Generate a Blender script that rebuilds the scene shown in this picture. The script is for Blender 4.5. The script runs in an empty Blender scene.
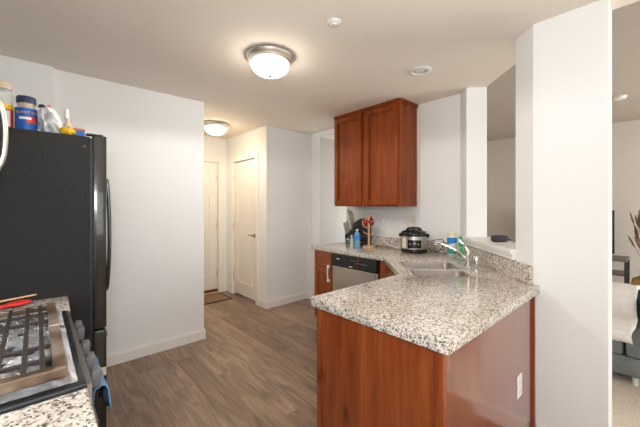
import bpy, bmesh, math, random
from mathutils import Vector, Matrix
random.seed(7)
C = bpy.context.scene.collection
S = bpy.context.scene
PI = math.pi
R2 = math.sqrt(2)

# ------------------------------------------------------------------ camera, sky, lights, exposure
cam = bpy.data.cameras.new('camera'); cam_o = bpy.data.objects.new('camera', cam); C.objects.link(cam_o)
cam.sensor_width = 36; cam.lens = 314/640*36; cam.shift_y = -8/640; cam.clip_start = .02
cam_o.location = (0, 0, 1.375); cam_o.rotation_euler = (PI/2, 0, math.radians(47.9-90))
S.camera = cam_o

world = bpy.data.worlds.new('world'); S.world = world; world.use_nodes = True
wn = world.node_tree.nodes; wl = world.node_tree.links
sky = wn.new('ShaderNodeTexSky'); sky.sky_type = 'HOSEK_WILKIE'; sky.turbidity = 4
sky.sun_direction = (-.5, -.6, .62)
wl.new(sky.outputs[0], wn['Background'].inputs[0]); wn['Background'].inputs[1].default_value = .8

def area(name, loc, rot, sx, sy, power, col):
    l = bpy.data.lights.new(name, 'AREA'); l.shape = 'RECTANGLE'; l.size = sx; l.size_y = sy
    l.energy = power; l.color = col
    o = bpy.data.objects.new(name, l); C.objects.link(o); o.location = loc; o.rotation_euler = rot
    return o
# daylight entering through the windows of the dining and living ends (behind the camera)
area('window_daylight', (-.70, -1.65, 1.5), (0, -PI/2, 0), 1.5, 1.9, 9, (.98, .99, 1))       # dining side window, faces +X
area('window_daylight', (.9, -3.14, 1.5), (PI/2, 0, 0), 2.0, 1.5, 26, (1, .985, .96))            # back window, faces +Y
area('window_daylight', (5.0, -3.14, 1.3), (PI/2, 0, 0), 2.2, 2.0, 140, (1, .985, .96))           # living room window, faces +Y

area('camera_fill', (-.05, -.1, 1.62), Vector((.67, .742, -.03)).to_track_quat('-Z', 'Y').to_euler(), .3, .3, 14.5, (.93, .975, 1))   # added soft fill light at the camera, evens out the walls
area('ceiling_bounce_fill', (.35, -1.1, 1.45), (PI, 0, 0), 1.4, 1.4, 12, (1, .995, .985))                # added upward fill light, bounces off the ceiling
area('hall_fill', (4.5, 3.2, 1.3), (0, PI/2, 0), 1.8, .5, 9, (1, .99, .97))                         # added fill light that brightens the hall beyond the opening
S.view_settings.view_transform = 'Standard'; S.view_settings.look = 'None'
S.view_settings.exposure = 0.64; S.view_settings.gamma = 1
S.view_settings.use_curve_mapping = False
S.cycles.max_bounces = 10; S.cycles.diffuse_bounces = 7; S.cycles.transparent_max_bounces = 12
S.cycles.caustics_reflective = False; S.cycles.caustics_refractive = False
S.cycles.sample_clamp_indirect = 4

# ------------------------------------------------------------------ materials
def mat(name, col=(.8, .8, .8), rough=.5, metal=0, **k):
    m = bpy.data.materials.new(name); m.use_nodes = True
    b = m.node_tree.nodes['Principled BSDF']
    b.inputs['Base Color'].default_value = (*col, 1); b.inputs['Roughness'].default_value = rough
    b.inputs['Metallic'].default_value = metal
    for key, v in k.items(): b.inputs[key.replace('_', ' ')].default_value = v
    return m
def nodes(m): return m.node_tree.nodes, m.node_tree.links, m.node_tree.nodes['Principled BSDF']
def coords(m, scale=(1, 1, 1), rot=(0, 0, 0)):
    n, l, b = nodes(m)
    t = n.new('ShaderNodeTexCoord'); mp = n.new('ShaderNodeMapping')
    mp.inputs['Scale'].default_value = scale; mp.inputs['Rotation'].default_value = rot
    l.new(t.outputs['Object'], mp.inputs[0]); return mp.outputs[0]
def ramp(m, fac, stops, interp='LINEAR'):
    n, l, b = nodes(m); r = n.new('ShaderNodeValToRGB'); r.color_ramp.interpolation = interp
    e = r.color_ramp.elements
    while len(e) < len(stops): e.new(.5)
    for el, (p, c) in zip(e, stops): el.position = p; el.color = (*c, 1)
    l.new(fac, r.inputs[0]); return r.outputs[0]
def noise(m, vec, scale, detail=3, rough=.5, dist=0):
    n, l, b = nodes(m); t = n.new('ShaderNodeTexNoise')
    t.inputs['Scale'].default_value = scale; t.inputs['Detail'].default_value = detail
    t.inputs['Roughness'].default_value = rough; t.inputs['Distortion'].default_value = dist
    l.new(vec, t.inputs[0]); return t.outputs[0]
def mixc(m, fac, a, b_, mode='MIX'):
    n, l, b = nodes(m); x = n.new('ShaderNodeMix'); x.data_type = 'RGBA'; x.blend_type = mode
    if hasattr(fac, 'links'): l.new(fac, x.inputs[0])
    else: x.inputs[0].default_value = fac
    for s, v in ((6, a), (7, b_)):
        if hasattr(v, 'links'): l.new(v, x.inputs[s])
        else: x.inputs[s].default_value = (*v, 1)
    return x.outputs[2]
def setcol(m, c): n, l, b = nodes(m); l.new(c, b.inputs['Base Color'])
def bump(m, h, strength=.1, dist=.002):
    n, l, b = nodes(m); x = n.new('ShaderNodeBump'); x.inputs['Strength'].default_value = strength
    x.inputs['Distance'].default_value = dist; l.new(h, x.inputs['Height']); l.new(x.outputs[0], b.inputs['Normal'])

def plaster(name, col, rough=.85):
    m = mat(name, col, rough); v = coords(m)
    f = noise(m, v, 1.3, 2); c = tuple(x*.97 for x in col)
    setcol(m, ramp(m, f, [(.3, c), (.7, col)])); bump(m, noise(m, v, 260, 2), .06, .001); return m
M_wall = plaster('wall_paint', (.85, .857, .852))
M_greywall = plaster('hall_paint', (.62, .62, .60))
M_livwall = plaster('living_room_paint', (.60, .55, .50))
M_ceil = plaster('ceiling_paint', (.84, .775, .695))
M_livceil = plaster('shaded_living_ceiling', (.47, .415, .36))  # darker tone: the living room ceiling's shade is put into the colour
M_trim = mat('white_trim_paint', (.86, .84, .81), .4)
M_doorp = mat('white_door_paint', (.83, .80, .76), .42)

def granite():
    m = mat('speckled_granite', rough=.13); n, l, b = nodes(m); v = coords(m)
    wob = noise(m, v, 30, 3)
    add = n.new('ShaderNodeVectorMath'); add.operation = 'MULTIPLY_ADD'
    nn = n.new('ShaderNodeTexNoise'); nn.inputs['Scale'].default_value = 90; l.new(v, nn.inputs[0])
    l.new(nn.outputs['Color'], add.inputs[0]); add.inputs[1].default_value = (.012,)*3; l.new(v, add.inputs[2])
    def vor(scale):
        t = n.new('ShaderNodeTexVoronoi'); t.inputs['Scale'].default_value = scale
        l.new(add.outputs[0], t.inputs['Vector'])
        s = n.new('ShaderNodeSeparateColor'); l.new(t.outputs['Color'], s.inputs[0]); return s
    a = vor(165)
    base = ramp(m, a.outputs[0], [(0, (.72, .67, .60)), (.34, (.56, .49, .42)), (.52, (.80, .765, .71)), (.68, (.40, .34, .29)), (.80, (.72, .67, .60))], 'CONSTANT')
    d = vor(175)
    dark = ramp(m, d.outputs[1], [(0, (0, 0, 0)), (.86, (1, 1, 1))], 'CONSTANT')
    c = mixc(m, dark, base, (.11, .095, .085))
    g = vor(120)
    gm = ramp(m, g.outputs[2], [(0, (0, 0, 0)), (.89, (1, 1, 1))], 'CONSTANT')
    c = mixc(m, gm, c, (.24, .21, .19))
    cl = ramp(m, noise(m, v, 6, 2), [(.35, (.90, .88, .86)), (.65, (1, 1, 1))])
    c = mixc(m, 1, c, cl, 'MULTIPLY'); setcol(m, c); return m
M_granite = granite()

def wood(name, c1, c2, c3, axis='z', rough=.3, coat=.4, sc=1):
    m = mat(name, rough=rough, Coat_Weight=coat, Coat_Roughness=.12)
    s = {'z': (9, 9, .9), 'x': (.9, 9, 9), 'y': (9, .9, 9)}[axis]
    v = coords(m, tuple(x*sc for x in s))
    f = noise(m, v, 1.6, 5, .55, .6); c = ramp(m, f, [(.28, c1), (.5, c2), (.75, c3)])
    s2 = {'z': (90, 90, 2), 'x': (2, 90, 90), 'y': (90, 2, 90)}[axis]
    g = noise(m, coords(m, s2), 1, 4, .6)
    c = mixc(m, 1, c, ramp(m, g, [(.3, (.80, .77, .75)), (.6, (1, 1, 1))]), 'MULTIPLY')
    kn = noise(m, coords(m, {'z': (7, 7, 3.2), 'x': (3, 7, 7), 'y': (7, 3, 7)}[axis]), 1.5, 1)
    c = mixc(m, 1, c, ramp(m, kn, [(.22, (.55, .42, .40)), (.31, (1, 1, 1))]), 'MULTIPLY')
    setcol(m, c); return m
M_cherry = wood('cherry_wood', (.17, .036, .010), (.275, .064, .017), (.36, .095, .027))
M_cherry_h = wood('cherry_wood_across', (.17, .036, .010), (.26, .06, .016), (.34, .088, .025), 'y')
M_cherry_up = wood('cherry_cabinet_wood', (.145, .024, .002), (.25, .046, .004), (.34, .078, .008), rough=.45, coat=.08)
M_cherry_up.node_tree.nodes['Principled BSDF'].inputs['Specular IOR Level'].default_value = .3
M_cherry_gloss = wood('glossy_cherry_panel', (.17, .045, .020), (.25, .068, .028), (.31, .09, .04), rough=.2, coat=1)
M_pine = wood('light_beech', (.62, .36, .17), (.72, .45, .23), (.78, .52, .29), 'z', .5, .1, 3)
M_butt = mat('dark_interior', (.03, .025, .02), .8)

def floor_mat():
    m = mat('wood_plank_vinyl', rough=.36); n, l, b = nodes(m)
    v = coords(m, rot=(0, 0, PI/2))
    br = n.new('ShaderNodeTexBrick'); l.new(v, br.inputs[0])
    br.offset = .37; br.inputs['Scale'].default_value = 1
    br.inputs['Brick Width'].default_value = 1.22; br.inputs['Row Height'].default_value = .152
    br.inputs['Mortar Size'].default_value = .0012; br.inputs['Mortar Smooth'].default_value = .3; br.inputs['Bias'].default_value = 0
    br.inputs['Color1'].default_value = (.0, .0, .0, 1); br.inputs['Color2'].default_value = (1, 1, 1, 1)
    br.inputs['Mortar'].default_value = (.5, .5, .5, 1)
    tone = ramp(m, br.outputs['Color'], [(0, (.195, .125, .083)), (.5, (.245, .162, .108)), (1, (.30, .205, .14))])
    off = n.new('ShaderNodeVectorMath'); off.operation = 'MULTIPLY_ADD'
    l.new(br.outputs['Color'], off.inputs[0]); off.inputs[1].default_value = (5, 5, 5)
    t = n.new('ShaderNodeTexCoord'); l.new(t.outputs['Object'], off.inputs[2])
    mp = n.new('ShaderNodeMapping'); mp.inputs['Scale'].default_value = (13, 1.5, 1); l.new(off.outputs[0], mp.inputs[0])
    g1 = noise(m, mp.outputs[0], 1.4, 5, .6, 1.0)
    c = mixc(m, 1, tone, ramp(m, g1, [(.28, (.52, .50, .49)), (.5, (1, 1, 1)), (.72, (1.5, 1.48, 1.45))]), 'MULTIPLY')
    mp2 = n.new('ShaderNodeMapping'); mp2.inputs['Scale'].default_value = (120, 3, 1); l.new(off.outputs[0], mp2.inputs[0])
    g2 = noise(m, mp2.outputs[0], 1, 3)
    c = mixc(m, 1, c, ramp(m, g2, [(.3, (.84, .84, .84)), (.65, (1.06, 1.06, 1.06))]), 'MULTIPLY')
    c = mixc(m, br.outputs['Fac'], c, (.06, .045, .035)); setcol(m, c)
    bump(m, g2, .08, .001); return m
M_floor = floor_mat()
def fabric(name, c1, c2, sc=90, rough=.95):
    m = mat(name, rough=rough); f = noise(m, coords(m), sc, 3)
    setcol(m, ramp(m, f, [(.35, c1), (.65, c2)])); bump(m, f, .5, .004); return m
M_carpet = fabric('beige_carpet', (.62, .53, .44), (.80, .70, .60), 120)
M_sofa = fabric('grey_green_velvet', (.13, .145, .14), (.18, .20, .195), 12)
M_teal = fabric('dark_teal_fabric', (.035, .065, .075), (.06, .095, .105), 20)
M_whitef = fabric('white_throw_fabric', (.74, .72, .69), (.83, .81, .78), 60)
M_mat = fabric('brown_doormat_pile', (.20, .125, .07), (.30, .19, .115), 200)
M_matedge = mat('doormat_border', (.05, .035, .025), .9)
M_bluetowel = fabric('blue_towel_fabric', (.09, .17, .30), (.15, .25, .40), 140)

M_nickel = mat('brushed_nickel', (.78, .72, .65), .38, 1)
M_chrome = mat('chrome', (.80, .80, .79), .12, 1)
def brushed(name, col, rough, sc):
    m = mat(name, col, rough, 1); g = noise(m, coords(m, sc), 1, 3)
    setcol(m, ramp(m, g, [(.3, tuple(x*.86 for x in col)), (.7, col)])); return m
M_steel = brushed('brushed_stainless', (.66, .63, .58), .36, (3, 3, 220))
M_sinksteel = mat('sink_stainless', (.72, .67, .63), .30, 1)
M_knife = mat('knife_handle_metal', (.55, .50, .45), .4, .7)
M_bronze = mat('dark_bronze', (.30, .24, .19), .35, .9)
M_black = mat('black_gloss_plastic', (.012, .012, .013), .18)
M_blackm = mat('black_matte_plastic', (.02, .02, .021), .5)
M_darkgrey = mat('dark_grey_plastic', (.11, .11, .115), .4)
def fridge_side():
    m = mat('textured_black_enamel', (.007, .0075, .008), .33, Specular_IOR_Level=.5); f = noise(m, coords(m), 240, 3, .6)
    bump(m, f, 1, .007); return m
M_fridge = fridge_side()
M_fdoor = mat('fridge_door_black', (.020, .018, .016), .2, Coat_Weight=.5)
M_white = mat('white_plastic', (.82, .81, .78), .35)
M_offwhite = mat('cream_plastic', (.75, .70, .60), .4)
M_iron = mat('cast_iron', (.032, .022, .017), .55)
def tan_frame():
    m = mat('heat_stained_iron', rough=.4, metal=.35); f = noise(m, coords(m), 9, 3)
    setcol(m, ramp(m, f, [(.35, (.07, .04, .025)), (.5, (.17, .115, .075)), (.7, (.32, .26, .21))])); return m
M_tan = tan_frame()
def foil():
    m = mat('crumpled_foil', (.92, .93, .96), .24, 1); f = noise(m, coords(m), 30, 6, .65, 1.5); bump(m, f, 1, .045); return m
M_foil = foil()

M_red = mat('red_silicone', (.62, .03, .02), .4)
M_redmug = mat('red_glazed_ceramic', (.30, .02, .02), .25)
M_brown = mat('reddish_brown', (.12, .03, .025), .5)
def glassy(name, col=(1, 1, 1), alpha=.25, rough=.05):
    m = bpy.data.materials.new(name); m.use_nodes = True; n = m.node_tree.nodes; l = m.node_tree.links
    n.clear(); o = n.new('ShaderNodeOutputMaterial'); mx = n.new('ShaderNodeMixShader')
    t = n.new('ShaderNodeBsdfTransparent'); t.inputs[0].default_value = (*col, 1)
    g = n.new('ShaderNodeBsdfPrincipled'); g.inputs['Base Color'].default_value = (*col, 1); g.inputs['Roughness'].default_value = rough
    mx.inputs[0].default_value = alpha
    l.new(t.outputs[0], mx.inputs[1]); l.new(g.outputs[0], mx.inputs[2]); l.new(mx.outputs[0], o.inputs[0]); return m
M_glass = glassy('clear_plastic', (.95, .96, .94), .28)
M_pane = glassy('window_glass', (.97, .98, .98), .08)
M_bluewater = glassy('blue_bottle_plastic', (.32, .62, .90), .55)
M_bag = mat('grey_plastic_bag', (.42, .43, .46), .35, Coat_Weight=.3)
M_bagw = mat('white_plastic_bag', (.78, .77, .74), .4, Coat_Weight=.2)
def emis(name, col, st):
    m = mat(name, (.9, .86, .78), .4); b = m.node_tree.nodes['Principled BSDF']
    b.inputs['Emission Color'].default_value = (*col, 1); b.inputs['Emission Strength'].default_value = st; return m
M_dome = emis('lit_frosted_glass', (1, .90, .76), 17)
M_dome2 = emis('lit_frosted_glass_foyer', (1, .79, .54), 19)
def plain(name, c, r=.45): return mat(name, c, r)
M_blue = plain('blue_label', (.01, .10, .42)); M_navy = plain('navy_lid', (.02, .035, .09)); M_yellow = plain('yellow_label', (.82, .50, .02))
M_labelred = plain('red_label', (.60, .05, .04)); M_gold = mat('brass_vase_metal', (.52, .30, .12), .35, .9)
M_amber = plain('nut_brown', (.50, .33, .14)); M_green = plain('green_label', (.03, .42, .16)); M_teallabel = plain('teal_label', (.04, .40, .38))
M_cyan = plain('bright_blue_label', (.02, .25, .75)); M_orange = plain('orange_cardboard', (.55, .16, .06)); M_grass = fabric('dried_grass', (.16, .09, .06), (.30, .18, .12), 50)
M_shelfwood = plain('grey_brown_wood', (.16, .13, .11)); M_speaker = fabric('plum_black_mesh', (.035, .03, .045), (.06, .05, .075), 300)
M_led = plain('display_grey', (.25, .27, .29)); M_screen = plain('dark_screen', (.015, .013, .014), .15)
M_dirtyblack = mat('black_enamel_cooktop', (.02, .022, .026), .16)

# ------------------------------------------------------------------ mesh helpers
def box(bm, x0, x1, y0, y1, z0, z1, bev=0, mtx=None):
    r = bmesh.ops.create_cube(bm, size=1); vs = r['verts']
    for v in vs: v.co = Vector(((x0+x1)/2+v.co.x*(x1-x0), (y0+y1)/2+v.co.y*(y1-y0), (z0+z1)/2+v.co.z*(z1-z0)))
    if bev:
        es = list({e for v in vs for e in v.link_edges})
        rr = bmesh.ops.bevel(bm, geom=es, offset=bev, segments=2, profile=.6, affect='EDGES'); vs = list({v for f in rr['faces'] for v in f.verts} | {v for v in vs if v.is_valid})
    if mtx is not None: bmesh.ops.transform(bm, matrix=mtx, verts=vs)
    return vs
def prism(bm, poly, z0, z1):
    b = [bm.verts.new((x, y, z0)) for x, y in poly]; t = [bm.verts.new((x, y, z1)) for x, y in poly]
    n = len(poly); bm.faces.new(b[::-1]); bm.faces.new(t)
    for i in range(n): bm.faces.new((b[i], b[(i+1) % n], t[(i+1) % n], t[i]))
def lathe(bm, prof, c=(0, 0, 0), seg=32, mtx=None):
    rings = []; vs = []
    for r, z in prof:
        if r < 1e-6: ring = [bm.verts.new((c[0], c[1], c[2]+z))]
        else: ring = [bm.verts.new((c[0]+r*math.cos(2*PI*i/seg), c[1]+r*math.sin(2*PI*i/seg), c[2]+z)) for i in range(seg)]
        rings.append(ring); vs += ring
    for a, b in zip(rings, rings[1:]):
        for i in range(seg):
            j = (i+1) % seg
            if len(a) == 1 and len(b) == 1: break
            if len(a) == 1: bm.faces.new((a[0], b[j], b[i]))
            elif len(b) == 1: bm.faces.new((a[i], a[j], b[0]))
            else: bm.faces.new((a[i], a[j], b[j], b[i]))
    if mtx is not None: bmesh.ops.transform(bm, matrix=mtx, verts=vs)
    return vs
def axis_mtx(p, d):
    q = Vector(d).to_track_quat('Z', 'Y'); return Matrix.Translation(p) @ q.to_matrix().to_4x4()
def cyl(bm, p0, p1, r0, r1=None, seg=20):
    r1 = r0 if r1 is None else r1; d = Vector(p1)-Vector(p0); L = d.length
    lathe(bm, [(0, 0), (r0, 0), (r1, L), (0, L)], seg=seg, mtx=axis_mtx(p0, d))
def tube(bm, pts, r, seg=10, close_caps=True):
    pts = [Vector(p) for p in pts]; n = len(pts); rr = r if isinstance(r, (list, tuple)) else [r]*n
    rings = []; up = None
    for i, p in enumerate(pts):
        d = (pts[min(i+1, n-1)]-pts[max(i-1, 0)]).normalized()
        if up is None: up = Vector((0, 0, 1)) if abs(d.z) < .9 else Vector((1, 0, 0))
        s = d.cross(up).normalized(); up = s.cross(d).normalized()
        rings.append([bm.verts.new(p+rr[i]*(s*math.cos(2*PI*k/seg)+up*math.sin(2*PI*k/seg))) for k in range(seg)])
    for a, b in zip(rings, rings[1:]):
        for k in range(seg): bm.faces.new((a[k], a[(k+1) % seg], b[(k+1) % seg], b[k]))
    if close_caps: bm.faces.new(rings[0][::-1]); bm.faces.new(rings[-1])
def spline(ctrl, n=8):
    P = [Vector(p) for p in ctrl]; P = [P[0]*2-P[1]]+P+[P[-1]*2-P[-2]]; out = []
    for i in range(1, len(P)-2):
        for k in range(n):
            t = k/n; a, b, c, d = P[i-1:i+3]
            out.append(.5*((2*b)+(c-a)*t+(2*a-5*b+4*c-d)*t*t+(3*b-a-3*c+d)*t**3))
    out.append(P[-2]); return out

def obj(name, bm, m, parent=None, smooth=False, loc=None):
    """one mesh object; bm holds world coordinates unless the parent is at the origin; loc = world origin of the object"""
    o_ = Vector(loc) if loc is not None else (Vector(parent_world(parent)) if parent else Vector((0, 0, 0)))
    bmesh.ops.translate(bm, verts=bm.verts[:], vec=-o_)
    bmesh.ops.recalc_face_normals(bm, faces=bm.faces[:])
    me = bpy.data.meshes.new(name); bm.to_mesh(me); bm.free()
    me.materials.append(m)
    if smooth:
        for p in me.polygons: p.use_smooth = True
        try: me.set_sharp_from_angle(angle=math.radians(40))
        except Exception: pass
    o = bpy.data.objects.new(name, me); C.objects.link(o)
    if parent: o.parent = parent; o.location = o_-Vector(parent_world(parent))
    else: o.location = o_
    WL[o.name] = tuple(o_)
    return o
WL = {}
def parent_world(p): return WL[p.name]
def tag(o, label, cat=None, group=None, kind=None):
    o['label'] = label
    if cat: o['category'] = cat
    if group: o['group'] = group
    if kind: o['kind'] = kind
    return o
def thing(name, label, cat, loc, group=None, kind=None):
    o = bpy.data.objects.new(name, None); C.objects.link(o); o.location = loc; o.empty_display_size = .05
    WL[o.name] = tuple(loc); return tag(o, label, cat, group, kind)
def B(*a, **k): bm = bmesh.new(); box(bm, *a, **k); return bm
def L(prof, c, seg=32): bm = bmesh.new(); lathe(bm, prof, c, seg); return bm
def T(pts, r, seg=10): bm = bmesh.new(); tube(bm, pts, r, seg); return bm
def Pz(poly, z0, z1): bm = bmesh.new(); prism(bm, poly, z0, z1); return bm
def struct(name, bm, m, label, parent=None):
    o = obj(name, bm, m, parent); 
    if not parent: tag(o, label, name.split('_')[0], kind='structure')
    return o

H = 2.44; HL = 2.74; XF = 2.99
# ------------------------------------------------------------------ setting
struct('floor', B(-.68, 3.15, -3.12, 4.9, -.05, 0), M_floor, 'grey-brown wood plank floor of the kitchen and foyer')
bm = bmesh.new(); prism(bm, [(2.25, -3.12), (7.22, -3.12), (7.22, 2.8), (3.0, 2.8), (3.05, 1.2), (2.25, .42)], 0.0, .012)
struct('floor_living', bm, M_carpet, 'beige carpet of the living room right of the white column')['category'] = 'carpet'
struct('floor_hall', B(3.15, 4.7, 2.87, 3.74, -.05, 0), M_floor, 'wood plank floor of the hall beyond the kitchen opening')
bm = bmesh.new(); prism(bm, [(-.68, -3.12), (2.33, -3.12), (2.33, .42), (3.15, 1.24), (3.15, 2.87), (4.7, 2.87), (4.7, 3.74), (3.15, 3.74), (3.15, 4.9), (-.68, 4.9)], H, H+.42)
struct('ceiling', bm, M_ceil, 'low beige-white kitchen ceiling carrying the lit ceiling lamps')
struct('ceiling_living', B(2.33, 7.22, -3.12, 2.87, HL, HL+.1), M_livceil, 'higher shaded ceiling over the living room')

# left wall beside the refrigerator
bm = Pz([(-.56, 3.166), (.10, 3.166), (.10, 3.21), (1.285, 3.21), (1.285, 3.33), (-.56, 3.33)], 0, H)
struct('wall_left', bm, M_wall, 'cream wall stub right of the black refrigerator')
struct('wall_range', B(-.68, -.56, -.55, 4.9, 0, H), M_wall, 'wall behind the stove and refrigerator')
# dining side wall with window
bm = bmesh.new(); box(bm, -.68, -.56, -3.12, -2.6, 0, H); box(bm, -.68, -.56, -.7, -.55, 0, H); box(bm, -.68, -.56, -2.6, -.7, 0, .75); box(bm, -.68, -.56, -2.6, -.7, 2.25, H)
struct('wall_dining', bm, M_wall, 'wall with a window behind the camera, dining side')
bm = bmesh.new(); box(bm, -.56, -.1, -3.12, -3.0, 0, H); box(bm, 1.9, 2.33, -3.12, -3.0, 0, H); box(bm, -.1, 1.9, -3.12, -3, 0, .75); box(bm, -.1, 1.9, -3.12, -3, 2.25, H)
box(bm, 2.33, 3.9, -3.12, -3.0, 0, HL); box(bm, 6.1, 7.22, -3.12, -3.0, 0, HL); box(bm, 3.9, 6.1, -3.12, -3, 2.3, HL); box(bm, 3.9, 6.1, -3.12, -3, 0, .3)
struct('wall_back', bm, M_wall, 'back wall with two windows behind the camera')
def window(n, ax, a0, a1, z0, z1, pos, label):
    bm = bmesh.new(); w = .05
    def bb(p0, p1, q0, q1, d0=-.04, d1=.04):
        if ax == 'x': box(bm, p0, p1, pos+d0, pos+d1, q0, q1)
        else: box(bm, pos+d0, pos+d1, p0, p1, q0, q1)
    bb(a0, a1, z0, z0+w); bb(a0, a1, z1-w, z1); bb(a0, a0+w, z0+w, z1-w); bb(a1-w, a1, z0+w, z1-w); bb(a0+w, a1-w, (z0+z1)/2-.02, (z0+z1)/2+.02, -.03, .03); bb((a0+a1)/2-.02, (a0+a1)/2+.02, z0+w, z1-w, -.035, .035)
    o = obj('window_%d' % n, bm, M_trim); tag(o, label, 'window', kind='structure')
    bm = bmesh.new(); bb(a0+w, a1-w, z0+w, z1-w, -.004, .004); obj('window_pane', bm, M_pane, o)
window(1, 'y', -2.6, -.7, .75, 2.25, -.62, 'wide white window of the dining side')
window(2, 'x', -.1, 1.9, .75, 2.25, -3.06, 'wide white window of the back wall')
window(3, 'x', 3.9, 6.1, .3, 2.3, -3.06, 'tall white window of the living room')
# foyer
struct('wall_foyer_left', B(.78, .90, 3.33, 4.9, 0, H), M_wall, 'left wall of the foyer behind the wall stub')
bm = bmesh.new(); box(bm, .90, 1.22, 4.77, 4.9, 0, H); box(bm, 1.22, 2.15, 4.77, 4.9, 2.07, H); box(bm, 2.15, 2.275, 4.77, 4.9, 0, H)
struct('wall_foyer', bm, M_wall, 'warm-lit end wall of the foyer around the entry door')
# pantry block: wall facing the foyer with its door, and the wall facing the kitchen
bm = bmesh.new(); box(bm, 2.275, 2.39, 3.58, 3.83, 0, H); box(bm, 2.275, 2.39, 3.83, 4.55, 2.05, H); box(bm, 2.275, 2.39, 4.55, 4.9, 0, H)
box(bm, 2.39, 3.15, 3.58, 3.70, 0, H); box(bm, XF, 3.15, 3.48, 3.58, 0, H)
struct('wall_pantry', bm, M_wall, 'white corner walls of the pantry closet left of the hall opening')
# kitchen wall (upper cabinet wall), header
bm = bmesh.new(); box(bm, XF, 3.15, 1.36, 2.80, 0, H); box(bm, XF, 3.15, 2.80, 3.48, 2.415, H)
prism(bm, [(2.885, 1.218), (XF, 1.32), (XF, 1.36), (3.15, 1.36), (3.15, 1.24), (3.01, 1.09)], 0, H)
# half wall under the pass-through
prism(bm, [(2.287, .655), (2.885, 1.218), (3.01, 1.09), (2.41, .525)], 0, 1.06)
struct('wall_kitchen', bm, M_wall, 'white wall behind the counter with the hall opening and pass-through')
struct('wall_column', Pz([(2.17, .203), (2.17, .53), (2.287, .655), (2.41, .525), (2.33, .43), (2.33, .203)], 0, H), M_wall, 'tall white column wall at the end of the peninsula counter')['category'] = 'wall'
# drop of the ceiling towards the living room is the ceiling slab edge.
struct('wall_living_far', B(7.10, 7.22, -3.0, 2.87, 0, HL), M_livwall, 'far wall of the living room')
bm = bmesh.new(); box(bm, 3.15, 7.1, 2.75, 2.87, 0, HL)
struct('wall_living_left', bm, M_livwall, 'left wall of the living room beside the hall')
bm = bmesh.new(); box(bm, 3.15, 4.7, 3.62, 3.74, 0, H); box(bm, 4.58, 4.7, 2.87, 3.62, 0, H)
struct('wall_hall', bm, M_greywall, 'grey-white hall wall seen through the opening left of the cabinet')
# sill of the pass-through
def dg(u, o): # u along (1,1)/sqrt2, o towards the living side (perpendicular), front counter line o=0
    X = (u*R2+.61+o*R2)/2; return (X, u*R2-X)
bm = bmesh.new(); n = 1/R2
pa, pb = (2.287, .655), (2.885, 1.218)
DV = Vector((pb[0]-pa[0], pb[1]-pa[1])).normalized()
def off(p, a, b): return (p[0]+a*DV.x+b*DV.y, p[1]+a*DV.y-b*DV.x)
prism(bm, [off(pa, 0, -.035), off(pb, .06, -.035), off(pb, .06, 0), off(pb, 0, 0), off(pb, 0, .215), off(pa, 0, .215)], 1.06, 1.092)
prism(bm, [off(pa, 0, -.022), off(pb, .05, -.022), off(pb, .05, 0), off(pa, 0, 0)], 1.025, 1.06)
bmesh.ops.bevel(bm, geom=[e for e in bm.edges if abs((e.verts[0].co-e.verts[1].co).z) < 1e-4 and e.verts[0].co.z > 1.08], offset=.006, segments=2, affect='EDGES')
o = struct('trim_1', bm, M_trim, 'white painted sill of the pass-through opening above the sink'); o['category'] = 'sill'
# baseboards
def baseboard(name, segs, label):
    bm = bmesh.new()
    for x0, x1, y0, y1 in segs:
        box(bm, x0, x1, y0, y1, 0, .088); 
        d = .004
        box(bm, x0+(d if x1-x0 < .03 else 0), x1-(d if x1-x0 < .03 else 0), y0+(d if y1-y0 < .03 else 0), y1-(d if y1-y0 < .03 else 0), .088, .10)
    o = struct(name, bm, M_trim, label); o['category'] = 'baseboard'
baseboard('baseboard_left', [(.10, 1.285, 3.196, 3.21), (1.285, 1.299, 3.196, 3.33)], 'white baseboard along the wall stub by the refrigerator')
baseboard('baseboard_pantry', [(2.261, XF, 3.566, 3.58), (2.261, 2.275, 3.58, 3.77), (XF-.014, XF, 3.48, 3.566)], 'white baseboard around the pantry corner')
baseboard('baseboard_foyer', [(.9, 1.15, 4.756, 4.77)], 'white baseboard at the foyer end')
baseboard('baseboard_far', [(7.086, 7.10, -3, 2.75)], 'white baseboard of the living room far wall')
baseboard('baseboard_column', [(2.156, 2.17, .203, .51)], 'white baseboard at the column foot')
baseboard('baseboard_hall', [(3.15, 4.58, 3.606, 3.62)], 'white baseboard in the hall')

# doors ---------------------------------------------------------------
def panel_door_x(pos, a0, a1, z0, z1, panels, root, thick=.04, face=-1):
    """door slab in plane X=pos, running a0..a1 in Y, room side faces -X; panels = list (y0,y1,z0,z1)"""
    bm = B(pos, pos+thick, a0, a1, z0, z1)
    return bm
def make_panels(bm, plane, pos, rects, d=.008):
    for (a0, a1, z0, z1) in rects:
        w = .022
        for (p0, p1, q0, q1, k) in ((a0, a1, z0, z0+w, d), (a0, a1, z1-w, z1, d), (a0, a0+w, z0+w, z1-w, d), (a1-w, a1, z0+w, z1-w, d), (a0+.05, a1-.05, z0+.05, z1-.05, d*.7)):
            if plane == 'x': box(bm, pos-k, pos+.002, p0, p1, q0, q1, bev=.0028)
            else: box(bm, p0, p1, pos-k, pos+.002, q0, q1, bev=.0028)
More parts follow.
